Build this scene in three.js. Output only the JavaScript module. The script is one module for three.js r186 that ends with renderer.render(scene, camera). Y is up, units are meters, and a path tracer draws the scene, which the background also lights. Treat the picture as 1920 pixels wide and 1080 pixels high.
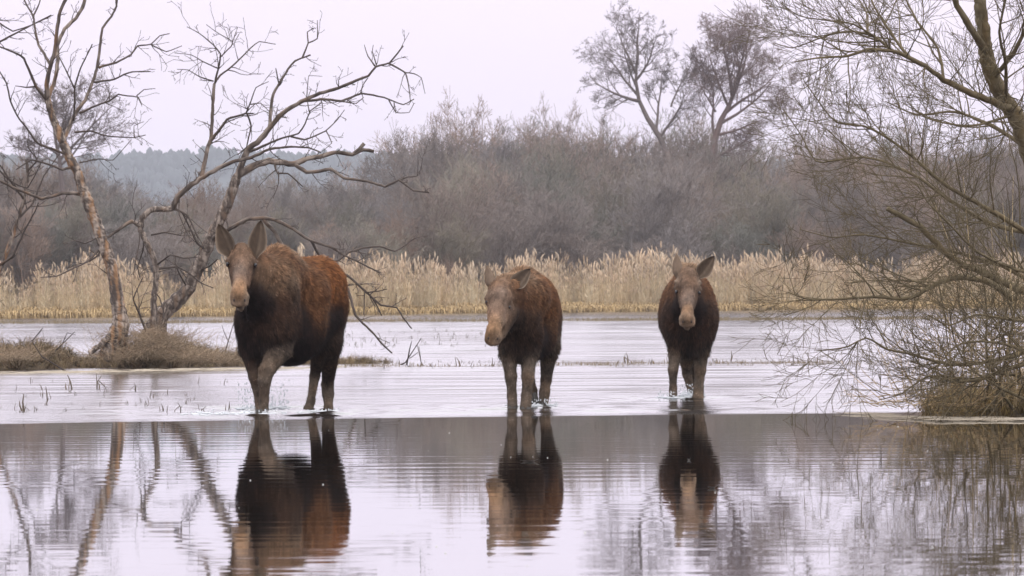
import * as THREE from 'three';
import { ImprovedNoise } from 'three/addons/math/ImprovedNoise.js';

// ---------------------------------------------------------------- camera, sky, sun, exposure
const scene = new THREE.Scene();
const FPX = 7200, CAM_H = 1.22;                       // focal length in pixels of the 1920 frame, lens height above the water
const camera = new THREE.PerspectiveCamera(2 * Math.atan(540 / FPX) * 180 / Math.PI, 1920 / 1080, 0.5, 9000);
camera.position.set(0, CAM_H, 0);
camera.rotation.order = 'YXZ';
camera.rotation.set(10 / FPX, 0, -0.0070);             // nearly level, a slight roll
camera.focus = 41; camera.userData.fStop = 9;
camera.updateMatrixWorld(true);

function overcastSky() {
  const w = 512, h = 256, data = new Float32Array(w * h * 4), nz = new ImprovedNoise();
  for (let j = 0; j < h; j++) for (let i = 0; i < w; i++) {
    const el = (j + 0.5) / h * Math.PI - Math.PI / 2, az = (i + 0.5) / w * 2 * Math.PI, k = 4 * (j * w + i);
    const s = Math.max(0, Math.sin(el));
    const x = Math.cos(el) * Math.cos(az), y = Math.sin(el), z = Math.cos(el) * Math.sin(az);
    const n = nz.noise(x * 1.7 + 3, y * 5 + 1, z * 1.7) + 0.5 * nz.noise(x * 4 + 9, y * 11, z * 4 + 5);
    const L = (0.855 + 1.85 * s) * (1 + 0.035 * n);
    const m = Math.min(1, s / 0.35);                  // faint rose veil low down, neutral overhead
    data[k] = L * (1.0 - 0.03 * m); data[k + 1] = L * (0.865 + 0.095 * m); data[k + 2] = L * (1.045 - 0.045 * m); data[k + 3] = 1;
  }
  const t = new THREE.DataTexture(data, w, h, THREE.RGBAFormat, THREE.FloatType);
  t.mapping = THREE.EquirectangularReflectionMapping; t.magFilter = t.minFilter = THREE.LinearFilter;
  t.wrapS = THREE.RepeatWrapping; t.needsUpdate = true;
  return t;
}
const skyTex = overcastSky();
scene.background = skyTex; scene.environment = skyTex;
scene.fog = new THREE.FogExp2(new THREE.Color().setRGB(0.87, 0.91, 1.0), 0.00024);

const sun = new THREE.DirectionalLight(new THREE.Color().setRGB(1, 0.95, 0.88), 0.9);
sun.position.set(22, 60, 6); sun.target.position.set(0, 0, -42);
sun.shadow.radius = 28; sun.castShadow = true;
Object.assign(sun.shadow.camera, { left: -60, right: 60, top: 60, bottom: -60, near: 1, far: 260 });
sun.shadow.mapSize.set(2048, 2048);
scene.add(sun, sun.target);

const renderer = new THREE.WebGLRenderer({ antialias: true });
renderer.setSize(1024, 576);
renderer.toneMapping = THREE.LinearToneMapping;
renderer.toneMappingExposure = 1.08;
renderer.shadowMap.enabled = true;

// ---------------------------------------------------------------- helpers
function mulberry(a) { return () => { a |= 0; a = a + 0x6D2B79F5 | 0; let t = Math.imul(a ^ a >>> 15, 1 | a); t = t + Math.imul(t ^ t >>> 7, 61 | t) ^ t; return ((t ^ t >>> 14) >>> 0) / 4294967296; }; }
let R = mulberry(11);
const rnd = (a, b) => a + (b - a) * R();
const perlin = new ImprovedNoise();
const noise = (x, y, z) => perlin.noise(x + 31.7, y + 17.3, z + 5.1);
const V = (x, y, z) => new THREE.Vector3(x, y, z);
const lerp = (a, b, t) => a + (b - a) * t, clamp = (x, a = 0, b = 1) => Math.min(b, Math.max(a, x));
const smooth = (a, b, x) => { const t = clamp((x - a) / (b - a)); return t * t * (3 - 2 * t); };
function ray(px, py) { return V((px - 960) / FPX, (540 - py) / FPX, -1).applyQuaternion(camera.quaternion); }
function at(px, py, depth) { const d = ray(px, py); return d.multiplyScalar(depth / -d.z).add(camera.position); }     // a point of the place at that distance
function ground(px, py, y = 0) { const d = ray(px, py); return d.multiplyScalar((y - CAM_H) / d.y).add(camera.position); }
const mat = (r, g, b, rough = 0.9, extra = {}) => new THREE.MeshStandardMaterial({ color: new THREE.Color().setRGB(r, g, b), roughness: rough, ...extra });
const taken = {};
function numbered(name) { const n = taken[name] = (taken[name] ?? -1) + 1; return n ? `${name}_${String(n).padStart(3, '0')}` : name; }
function light(o) { o.castShadow = o.receiveShadow = true; return o; }
function thing(name, label, category, pos, group) {
  const o = new THREE.Group(); o.name = numbered(name); o.position.copy(pos); o.userData = { label, category };
  if (group) o.userData.group = group;
  scene.add(o); return o;
}
function part(parent, name, geo, m, data) { const o = light(new THREE.Mesh(geo, m)); o.name = name; if (data) Object.assign(o.userData, data); parent.add(o); return o; }
function structure(name, geo, m) { const o = light(new THREE.Mesh(geo, m)); o.name = name; o.userData = { kind: 'structure', label: name.replace(/_/g, ' ') }; scene.add(o); return o; }
function stuff(name, label, category, geo, m, places, tint) {
  const o = light(new THREE.InstancedMesh(geo, m, places.length)); o.name = numbered(name);
  const d = new THREE.Object3D(), c = new THREE.Color();
  places.forEach((p, i) => {
    d.position.set(p.x, p.y, p.z); d.rotation.set(p.rx ?? 0, p.ry ?? 0, p.rz ?? 0, 'YXZ'); d.scale.set(p.sx ?? p.s, p.sy ?? p.s, p.sz ?? p.s);
    d.updateMatrix(); o.setMatrixAt(i, d.matrix);
    if (tint) { const v = tint(p, i); o.setColorAt(i, c.setRGB(v[0], v[1], v[2])); }
  });
  o.userData = { kind: 'stuff', label, category }; scene.add(o); return o;
}

// collects tapered tubes and ribbons, then becomes one geometry
class Build {
  constructor(colored = false) { this.p = []; this.i = []; this.c = colored ? [] : null; }
  tube(path, rad, sides = 5, tone) {
    const n = path.length, base = this.p.length / 3; let u = null;
    for (let k = 0; k < n; k++) {
      const a = path[Math.max(0, k - 1)], b = path[Math.min(n - 1, k + 1)];
      let tx = b.x - a.x, ty = b.y - a.y, tz = b.z - a.z; const l = Math.hypot(tx, ty, tz) || 1; tx /= l; ty /= l; tz /= l;
      if (!u) u = Math.abs(ty) < 0.9 ? [-tz, 0, tx] : [0, tz, -ty];
      let d = u[0] * tx + u[1] * ty + u[2] * tz; u = [u[0] - d * tx, u[1] - d * ty, u[2] - d * tz];
      d = Math.hypot(...u) || 1; u = [u[0] / d, u[1] / d, u[2] / d];
      const w = [ty * u[2] - tz * u[1], tz * u[0] - tx * u[2], tx * u[1] - ty * u[0]], r = rad[k];
      for (let s = 0; s < sides; s++) {
        const an = s / sides * 2 * Math.PI, rr = sides > 9 ? r * (1 + 0.12 * noise(path[k].x * 6 + Math.cos(an) * 1.6, path[k].y * 2.2, path[k].z * 6 + Math.sin(an) * 1.6) + 0.10 * noise(Math.cos(an) * 5, path[k].y * 5, Math.sin(an) * 5) + 0.05 * noise(Math.cos(an) * 14, path[k].y * 16, Math.sin(an) * 14)) : r, c = Math.cos(an) * rr, q = Math.sin(an) * rr;
        this.p.push(path[k].x + u[0] * c + w[0] * q, path[k].y + u[1] * c + w[1] * q, path[k].z + u[2] * c + w[2] * q);
        if (this.c) { const t = typeof tone === 'function' ? tone({ x: path[k].x + u[0] * c + w[0] * q, y: path[k].y + u[1] * c + w[1] * q, z: path[k].z + u[2] * c + w[2] * q }, r) : tone ?? [1, 1, 1]; this.c.push(t[0], t[1], t[2]); }
      }
    }
    for (let k = 0; k < n - 1; k++) for (let s = 0; s < sides; s++) {
      const a = base + k * sides + s, b = base + k * sides + (s + 1) % sides;
      this.i.push(a, b, a + sides, b, b + sides, a + sides);
    }
    for (const [k, flip] of [[0, 1], [n - 1, 0]]) for (let s = 1; s < sides - 1; s++) {
      const a = base + k * sides; flip ? this.i.push(a, a + s + 1, a + s) : this.i.push(a, a + s, a + s + 1);
    }
  }
  ribbon(path, wid, ax, tone) {                       // a blade: width along ax
    const base = this.p.length / 3, n = path.length;
    for (let k = 0; k < n; k++) for (const s of [-1, 1]) {
      this.p.push(path[k].x + ax.x * wid[k] * s, path[k].y + ax.y * wid[k] * s, path[k].z + ax.z * wid[k] * s);
      if (this.c) { const t = tone ?? [1, 1, 1]; this.c.push(t[0], t[1], t[2]); }
    }
    for (let k = 0; k < n - 1; k++) { const a = base + 2 * k; this.i.push(a, a + 1, a + 2, a + 1, a + 3, a + 2); }
  }
  geometry() {
    const g = new THREE.BufferGeometry();
    g.setAttribute('position', new THREE.Float32BufferAttribute(this.p, 3));
    if (this.c) g.setAttribute('color', new THREE.Float32BufferAttribute(this.c, 3));
    g.setIndex(this.i); g.computeVertexNormals(); return g;
  }
}
// a crooked shoot that forks on the way; o: {crook, up, kids, spread, fall, segs, sides, min}
function shoot(B, p, dir, len, r, o, level, tone) {
  const n = o.segs[level] ?? 3, path = [p.clone()], rad = [r], d = dir.clone().normalize(), q = p.clone(), dirs = [d.clone()];
  for (let k = 1; k <= n; k++) {
    d.x += rnd(-1, 1) * o.crook; d.y += rnd(-1, 1) * o.crook + o.up; d.z += rnd(-1, 1) * o.crook; d.normalize();
    q.addScaledVector(d, len / n); path.push(q.clone()); dirs.push(d.clone()); rad.push(Math.max(o.min, r * (1 - 0.78 * k / n)));
  }
  B.tube(path, rad, o.sides[level] ?? 3, tone);
  const kids = o.kids[level] ?? 0;
  for (let k = 0; k < kids; k++) {
    const t = rnd(0.18, 1), f = t * n, i = Math.min(n - 1, Math.floor(f)), at = path[i].clone().lerp(path[i + 1], f - i);
    const side = V(rnd(-1, 1), rnd(-1, 1), rnd(-1, 1)).cross(dirs[i]).normalize();
    const nd = dirs[i].clone().multiplyScalar(1 - o.spread * 0.45).addScaledVector(side, o.spread * rnd(0.6, 1.2));
    shoot(B, at, nd, len * rnd(0.35, 0.75) * (1.15 - 0.5 * t), Math.max(o.min, lerp(r, r * 0.22, t) * 0.6), o, level + 1, tone);
  }
  return path;
}
// height tile made of periodic waves -> normal map; waves: list of [kx, ky, amplitude, phase]
function waveNormals(size, tile, waves, gain) {
  const sx = new Float32Array(size * size), sy = new Float32Array(size * size), W = 2 * Math.PI / size;
  for (const [kx, ky, amp, ph] of waves) {
    const cx = [], sX = [], cy = [], sY = [];
    for (let i = 0; i < size; i++) { cx.push(Math.cos(kx * i * W + ph)); sX.push(Math.sin(kx * i * W + ph)); cy.push(Math.cos(ky * i * W)); sY.push(Math.sin(ky * i * W)); }
    const gx = amp * kx * 2 * Math.PI / tile, gy = amp * ky * 2 * Math.PI / tile;
    for (let j = 0; j < size; j++) for (let i = 0; i < size; i++) { const c = cx[i] * cy[j] - sX[i] * sY[j]; sx[j * size + i] += gx * c; sy[j * size + i] += gy * c; }
  }
  const data = new Uint8Array(size * size * 4); let sum = 0;
  for (let k = 0; k < size * size; k++) {
    sum += sx[k] * sx[k] + sy[k] * sy[k];
    // slopes are stored gain times steeper and scaled back by normalScale, so that faint ripples survive 8 bits
    const a = -sx[k] * gain, b = -sy[k] * gain, l = Math.hypot(a, b, 1);
    data[4 * k] = Math.round((a / l * 0.5 + 0.5) * 255); data[4 * k + 1] = Math.round((b / l * 0.5 + 0.5) * 255); data[4 * k + 2] = Math.round((1 / l * 0.5 + 0.5) * 255); data[4 * k + 3] = 255;
  }
  console.log('rms slope', Math.sqrt(sum / size / size).toFixed(4));
  const t = new THREE.DataTexture(data, size, size); t.wrapS = t.wrapT = THREE.RepeatWrapping; t.magFilter = THREE.LinearFilter; t.minFilter = THREE.LinearMipmapLinearFilter; t.generateMipmaps = true; t.needsUpdate = true;
  return t;
}
function waveSet(tile, n, l0, l1, slope, ang, spread) {            // n random waves of wavelength l0..l1 m, each of like steepness
  const out = [];
  for (let k = 0; k < n; k++) {
    const l = l0 * Math.pow(l1 / l0, R()), a = ang + (R() + R() - 1) * spread, m = tile / l;
    const kx = Math.round(m * Math.cos(a)), ky = Math.round(m * Math.sin(a)), kk = Math.hypot(kx, ky); if (!kk) continue;
    out.push([kx, ky, slope * Math.sqrt(2 / n) * tile / (2 * Math.PI * kk), rnd(0, 6.283)]);
  }
  return out;
}

// ---------------------------------------------------------------- water, banks, far land
const edgeLine = (x) => { const a = ground(0, 795), b = ground(1000, 780), c = ground(1760, 773); return x < b.x ? lerp(a.z, b.z, (x - a.x) / (b.x - a.x)) : lerp(b.z, c.z, (x - b.x) / (c.x - b.x)); }, edge = (x) => edgeLine(x) + 0.22 * noise(x * 0.5, 6, 3) + 0.10 * noise(x * 2.1, 2, 8);   // where the calm water begins
const farL = ground(0, 598), farR = ground(1700, 579);
const shore = (x) => lerp(farL.z, farR.z, (x - farL.x) / (farR.x - farL.x)) + 1.6 * noise(x * 0.08, 3, 1) + 0.5 * noise(x * 0.5, 1, 9);

const hoofSpots = [[488, 768], [495, 765], [579, 771], [616, 776], [960, 765], [985, 765], [1019, 764], [1262, 748], [1309, 748]].map(([x, y]) => ground(x, y));
const calmWaves = waveNormals(1024, 14, [...waveSet(14, 34, 0.35, 1.2, 0.0012, Math.PI / 2, 0.9), ...waveSet(14, 40, 0.08, 0.35, 0.0022, Math.PI / 2, 1.2)], 40);
const roughWaves = waveNormals(1024, 11, [...waveSet(11, 40, 0.35, 1.0, 0.010, Math.PI / 2, 1.0), ...waveSet(11, 40, 0.05, 0.35, 0.016, Math.PI / 2, 1.3)], 4);
const water = (map, gain, rough = 0.02) => new THREE.MeshPhysicalMaterial({ color: new THREE.Color().setRGB(0.022, 0.016, 0.011), roughness: rough, ior: 1.333, clearcoat: 1, clearcoatRoughness: rough, normalMap: map, normalScale: new THREE.Vector2(1 / gain, 1 / gain) });
function sheet(nu, rows, xHalf, point) {               // rows: list of v; point(u, v) -> [x, y, z]
  const p = [], uv = [], ix = []; const flip = point(0, rows[0])[2] < point(0, rows[rows.length - 1])[2];
  rows.forEach((v) => { for (let k = 0; k <= nu; k++) { const q = point(k / nu * 2 - 1, v); p.push(...q); uv.push(q[0], -q[2]); } });
  for (let j = 0; j < rows.length - 1; j++) for (let k = 0; k < nu; k++) { const a = j * (nu + 1) + k, b = a + nu + 1; flip ? ix.push(a, b, a + 1, a + 1, b, b + 1) : ix.push(a, a + 1, b, a + 1, b + 1, b); }
  const g = new THREE.BufferGeometry(); g.setAttribute('position', new THREE.Float32BufferAttribute(p, 3)); g.setAttribute('uv', new THREE.Float32BufferAttribute(uv, 2)); g.setIndex(ix); g.computeVertexNormals(); return g;
}
calmWaves.repeat.set(1 / 14, 1 / 14); roughWaves.repeat.set(1 / 11, 1 / 11);
{
  const rows = []; for (let k = 0; k <= 24; k++) rows.push(k / 24);
  structure('open_water', sheet(40, rows, 0, (u, v) => [u * 130, -0.05, lerp(40, -330, v)]), water(calmWaves, 40));
  // the calm stretch: only faint long-crested undulations, millimetres high
  const faint = []; for (let k = 0; k < 16; k++) { const l = 0.13 * Math.pow(5, k / 15) * rnd(0.9, 1.1), s = 0.0019 / Math.sqrt(8); faint.push([2 * Math.PI / l, rnd(-0.22, 0.22), s * l / (2 * Math.PI), rnd(0, 6.28)]); }
  const lull = (x, z) => { const w = 1.2 * noise(x * 0.4, 2, z * 0.25), g = 0.75 + 0.9 * noise(x * 0.12, 7, z * 0.3); let y = 0; for (const [k, t, a, p] of faint) y += a * Math.sin(k * (z + t * x) + w * (1 + 2 * t) + p); return y * g; };
  const zs0 = []; for (let v = 0; v < 24; v += 0.03) zs0.push(v); for (const v of [24.5, 27, 32, 45, 70]) zs0.push(v);
  structure('calm_water', sheet(140, zs0, 0, (u, v) => { const x = u * (10.5 - 0.2 * Math.min(v, 24)), z = edge(clamp(x, -9, 9)) + v; return [x, v < 24 ? lull(x, z) * smooth(0, 0.1, v) : 0, z]; }), water(calmWaves, 40));
  const rings = hoofSpots.map((h, i) => [h.x, h.z, rnd(0, 6), i < 2 ? 0.024 : 0.013]);
  // wind ripples run towards the viewer: long crests, the lee faces a little steeper
  const trains = [[0.86, 0.35, 0.018], [0.61, -0.5, 0.014], [1.37, 0.8, 0.016], [1.05, -0.2, 0.012], [2.3, 0.15, 0.008]].map(([l, t, s]) => [2 * Math.PI / l, t, s * l / (2 * Math.PI), rnd(0, 6)]);
  const swell = (x, z) => { let y = 0; const w = 2.2 * noise(x * 0.16, 1, z * 0.11) + 0.8 * noise(x * 0.55, 6, z * 0.3), gust = 0.8 + 0.6 * noise(x * 0.05, 3, z * 0.06); for (const [k, t, a, p] of trains) { const f = k * (z + 0.12 * t * x) + w * (1.4 + t) + p; y += a * (Math.sin(f) + 0.28 * Math.sin(2 * f + 1.2)); } return y * gust; };
  const short = [[0.31, 0.3, 0.022], [0.42, -0.4, 0.022], [0.24, 0.1, 0.016], [0.55, -0.1, 0.018]].map(([l, t, s]) => [2 * Math.PI / l, t, s * l / (2 * Math.PI), rnd(0, 6)]);
  const chop = (x, z) => { let y = 0; const w = 1.6 * noise(x * 0.5, 1, z * 0.4) + 0.9 * noise(x * 1.7, 6, z * 0.9), gust = 1 + 0.5 * noise(x * 0.3, 3, z * 0.25); for (const [k, t, a, p] of short) { const f = k * (z + 0.15 * t * x) + w * (1.4 + t) + p; y += a * (Math.sin(f) + 0.28 * Math.sin(2 * f + 1.2)); } return y * gust; };
  const height = (x, z, v) => {
    let y = swell(x, z) * smooth(6, 14, v) * (1.3 + 1.3 * smooth(14, 60, v)) + (v < 14 ? chop(x, z) * smooth(0, 0.8, v) * (1 - smooth(8, 14, v)) : 0);
    if (v < 22) {
      const near = smooth(0, 0.5, v) * (1 - smooth(9, 22, v));
      y += near * (0.006 * noise(x * 1.1, 0, z * 2.6) + 0.006 * noise(x * 3.1, 4, z * 5.3) * smooth(4.5, 2, v));
      for (const [hx, hz, ph, am] of rings) { const d = Math.hypot(x - hx, (z - hz)); if (d < 2.4) y += am * Math.sin(d * 17 + ph) * Math.exp(-d * 1.7) * smooth(0, 0.4, v); }
      // the walkers' wake: one low ridge pushed ahead of the legs
      const r = v - (1.15 + 0.35 * noise(x * 0.7, 8, 2)); y += 0.030 * Math.exp(-r * r * 26) * smooth(-3.4, -2.6, x) * (1 - smooth(1.6, 2.6, x)) * (0.55 + 0.9 * noise(x * 2.3, 5, 5));
    }
    return y;
  };
  const strip = (name, nu, v0, v1, step) => { const zs = []; for (let v = v0; v < v1 + 1e-6; v += step(v)) zs.push(v); structure(name, sheet(nu, zs, 0, (u, v) => { const x = u * (7.5 + 0.32 * v), z = edge(clamp(x, -9, 9)) - v; return [x, height(x, z, v), z]; }), water(roughWaves, 4, 0.15)); };
  strip('rippled_water', 320, 0, 12, () => 0.035);
  strip('far_water', 112, 12, 290, (v) => v < 40 ? 0.08 : v < 100 ? 0.13 : 0.22);
}
// land behind the water: a low shore of flattened sedge that goes on level to the horizon
{
  const rows = [-6, -2, 0, 1.5, 4, 8, 14, 30, 80, 200, 500, 1200, 2400];
  structure('ground', sheet(90, rows, 0, (u, v) => {
    const x = u * (70 + Math.max(0, v) * 0.9), z = shore(clamp(x, -60, 60)) - v;
    return [x, v < 0 ? 0.05 * v : 0.5 * smooth(0, 10, v) + (v < 40 ? 0.05 * noise(x * 0.9, v * 0.3, 2) : 0), z];
  }), mat(0.20, 0.15, 0.085, 1));
}
// far ridge
{
  const D = 2300, prof = (x) => { const px = 960 + x / D * FPX; return (550 - (px < 560 ? 308 + 8 * Math.sin(px * 0.011) : px < 900 ? 312 : 330)) / FPX * D + CAM_H + 5 * noise(x * 0.01, 2, 2); };
  const rows = [0, 0.15, 0.3, 0.45, 0.6, 0.75, 0.88, 1];
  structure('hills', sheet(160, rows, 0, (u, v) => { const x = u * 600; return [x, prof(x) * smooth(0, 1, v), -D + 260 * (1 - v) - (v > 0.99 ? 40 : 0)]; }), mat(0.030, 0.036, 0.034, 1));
  const B = new Build();
  for (let t = 0; t < 7; t++) { const a = rnd(0, 6.28), q = V(Math.cos(a) * rnd(0, 3), 0, Math.sin(a) * rnd(0, 3)), h = rnd(5, 11); B.tube([q, V(q.x, h * 0.3, q.z), V(q.x + rnd(-1, 1), h * 0.6, q.z), V(q.x + rnd(-1, 1), h * 0.85, q.z), V(q.x, h * 0.98, q.z)], [0.5, rnd(1.5, 2.8), rnd(1.6, 3), rnd(0.9, 1.8), 0.3], 6); }
  const places = [];
  for (let k = 0; k < 2600; k++) { const x = rnd(-590, 590), v = Math.sqrt(R()); places.push({ x, y: prof(x) * smooth(0, 1, v) - 0.6, z: -D + 260 * (1 - v), s: rnd(0.7, 1.25), ry: rnd(0, 6) }); }
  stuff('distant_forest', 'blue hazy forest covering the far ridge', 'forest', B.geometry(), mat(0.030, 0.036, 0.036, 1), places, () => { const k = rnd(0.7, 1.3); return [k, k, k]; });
}

// ---------------------------------------------------------------- reed belt and wood on the far shore
const reedMat = mat(1, 1, 1, 0.95, { vertexColors: true });
function reedTuft(n, plume) {
  const B = new Build(true);
  for (let k = 0; k < n; k++) {
    const a = rnd(0, 6.28), r = rnd(0, 0.42), x = Math.cos(a) * r, z = Math.sin(a) * r, h = rnd(2.0, 3.0), lx = rnd(-0.22, 0.3), lz = rnd(-0.2, 0.2), g = rnd(0.75, 1.2), ax = V(Math.cos(a * 3), 0, Math.sin(a * 3));
    const stem = [0.47 * g, 0.37 * g, 0.235 * g];
    B.ribbon([V(x, 0, z), V(x + lx * 0.3, h * 0.5, z + lz * 0.3), V(x + lx, h, z + lz)], [0.011, 0.009, 0.005], ax, stem);
    for (let j = 0; j < 3; j++) { const y = rnd(0.1, 0.55) * h, b = rnd(0, 6.28), L = rnd(0.35, 0.7); B.ribbon([V(x, y, z), V(x + Math.cos(b) * L * 0.3, y + L * 0.55, z + Math.sin(b) * L * 0.3), V(x + Math.cos(b) * L * 0.75, y + L * 0.5, z + Math.sin(b) * L * 0.75)], [0.012, 0.011, 0.002], ax, [0.56 * g, 0.455 * g, 0.30 * g]); }
    if (R() < plume) { const q = V(x + lx, h - 0.04, z + lz), t = [0.43 * g, 0.325 * g, 0.225 * g], b = rnd(-0.1, 0.14); B.tube([q, V(q.x + b * 0.4, q.y + 0.12, q.z), V(q.x + b, q.y + 0.26, q.z), V(q.x + b * 1.9, q.y + 0.4, q.z)], [0.01, 0.046, 0.036, 0.004], 4, t); }
  }
  return B.geometry();
}
{
  for (let v = 0; v < 3; v++) {
    const places = [];
    for (let k = 0; k < 2500; k++) {
      const x = rnd(-48, 48), d = 3.5 + 13 * Math.pow(R(), 1.1), cl = noise(x * 0.22, d * 0.1, 4) + 0.5 * noise(x * 0.9, d * 0.25, 8);
      if (cl < rnd(-0.6, 0.35)) continue;
      const px = 960 + x / 240 * FPX, low = px < 420 ? 0.88 : 1;
      places.push({ x, y: 0.12 + 0.028 * d, z: shore(clamp(x, -60, 60)) - d, s: low * (0.46 + 0.66 * Math.pow(R(), 1.5)) * (0.95 + 0.3 * cl) * (1 + 0.16 * noise(x * 0.6, 2, 7)), ry: rnd(0, 6.28), rz: rnd(-0.06, 0.06) });
    }
    stuff('reed_bed', ['tan reeds with feathery plumes along the far shore', 'pale leaning reed stalks within the far reed belt', 'dense straw-coloured reeds below the bare wood'][v], 'reeds', reedTuft(10, 0.7), reedMat, places, () => { const k = rnd(0.85, 1.2), m = rnd(0.95, 1.05); return [k * m, k, k / m]; });
  }
  const B = new Build(true);
  for (let k = 0; k < 16; k++) { const a = rnd(0, 6.28), r = rnd(0, 0.5), b = rnd(0, 6.28), h = rnd(0.12, 0.38), g = rnd(0.8, 1.2); B.ribbon([V(Math.cos(a) * r, 0, Math.sin(a) * r), V(Math.cos(a) * r + Math.cos(b) * 0.1, h, Math.sin(a) * r + Math.sin(b) * 0.1), V(Math.cos(a) * r + Math.cos(b) * 0.4, h * 0.8, Math.sin(a) * r + Math.sin(b) * 0.4)], [0.02, 0.016, 0.004], V(-Math.sin(b), 0, Math.cos(b)), [0.40 * g, 0.285 * g, 0.14 * g]); }
  const places = []; for (let k = 0; k < 5200; k++) { const x = rnd(-54, 54), d = rnd(0.0, 6.5); places.push({ x, y: 0.5 * smooth(0, 10, d) - 0.02, z: shore(clamp(x, -60, 60)) - d, s: rnd(0.7, 1.3), ry: rnd(0, 6.28) }); }
  stuff('sedge_strip', 'ochre strip of flattened sedge at the far waterline', 'sedge', B.geometry(), reedMat, places, () => { const k = rnd(0.8, 1.15); return [k, k, k]; });
}
// bare trees; h is about their height
function bareTree(h, o, stems, B, W) {
  for (let s = 0; s < stems; s++) {
    const a = rnd(0, 6.28), lean = stems > 1 ? rnd(0.12, 0.5) : rnd(0, 0.1), p = V(Math.cos(a) * 0.25 * (stems > 1), 0, Math.sin(a) * 0.25 * (stems > 1));
    shoot(B, p, V(Math.cos(a) * lean, 1, Math.sin(a) * lean), h * rnd(0.6, 0.8), h * rnd(0.007, 0.011), o, 0);
  }
}
const farBark = mat(0.208, 0.174, 0.157, 1), farBarkRed = mat(0.25, 0.186, 0.150, 1), farBarkOlive = mat(0.20, 0.182, 0.145, 1);  // paler than real bark: part of the haze is painted into these colours
{
  const kinds = [];
  const opt = { crook: 0.14, up: 0.12, kids: [8, 6, 5, 3], spread: 0.6, segs: [6, 4, 3, 2], sides: [4, 3, 3, 3], min: 0.010 };
  for (let v = 0; v < 5; v++) { const B = new Build(); bareTree(10, { ...opt, spread: rnd(0.5, 0.75), up: rnd(0.09, 0.16) }, 4 + v % 3, B); kinds.push(B.geometry()); }
  console.log('shrub tris', kinds.map((g) => g.index.count / 3).join());
  // tops of the wood along the picture, [column, row]; depth grows behind the reeds
  const line = [[-400, 300], [0, 300], [60, 285], [120, 300], [200, 310], [260, 322], [330, 345], [420, 335], [520, 330], [640, 320], [720, 318], [765, 300], [790, 240], [850, 212], [900, 232], [960, 246], [1030, 236], [1100, 240], [1160, 228], [1220, 212], [1290, 220], [1340, 236], [1420, 246], [1500, 250], [1580, 262], [1660, 258], [1760, 250], [1900, 246], [2300, 240]];
  const top = (px) => { let k = 0; while (k < line.length - 2 && line[k + 1][0] < px) k++; return lerp(line[k][1], line[k + 1][1], clamp((px - line[k][0]) / (line[k + 1][0] - line[k][0]))); };
  const rows = kinds.map(() => []);
  for (let k = 0; k < 430; k++) {
    const px = rnd(-380, 2300), lay = R(), x0 = (px - 960) / FPX, near = -shore(clamp(x0 * 240, -60, 60)) + 14, d = near + 4 + 75 * Math.pow(lay, 1.2);
    const full = (550 - top(px)) / FPX * d + CAM_H - 0.5;
    const h = full * (lay > 0.55 ? rnd(0.8, 1.0) : rnd(0.4, 0.85));
    rows[k % 5].push({ x: x0 * d, y: 0.4, z: -d, s: h / 10, sx: h / 10 * rnd(0.9, 1.2), ry: rnd(0, 6.28) });
  }
  for (let k = 0; k < 280; k++) {                        // low brush that closes the foot of the wood
    const px = rnd(-380, 2300), x0 = (px - 960) / FPX, d = -shore(clamp(x0 * 240, -60, 60)) + rnd(15, 40), h = rnd(2.6, 6.0);
    rows[k % 5].push({ x: x0 * d, y: 0.3, z: -d, s: h / 10, sx: h / 10 * 1.4, sz: h / 10 * 1.4, ry: rnd(0, 6.28) });
  }
  const says = ['grey-brown bare willow scrub massed behind the reeds', 'reddish bare scrub massed behind the reeds', 'dark bare scrub in the wood behind the reeds', 'olive-grey bare thicket in the wood behind the reeds', 'tall bare thicket in the wood behind the reeds'];
  kinds.forEach((g, v) => stuff('far_wood', says[v], 'wood', g, [farBark, farBarkRed, farBark, farBarkOlive, farBark][v], rows[v], () => { const k = rnd(0.75, 1.25), m = rnd(0.93, 1.08); return [k * m, k, k / m]; }));
}
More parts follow.
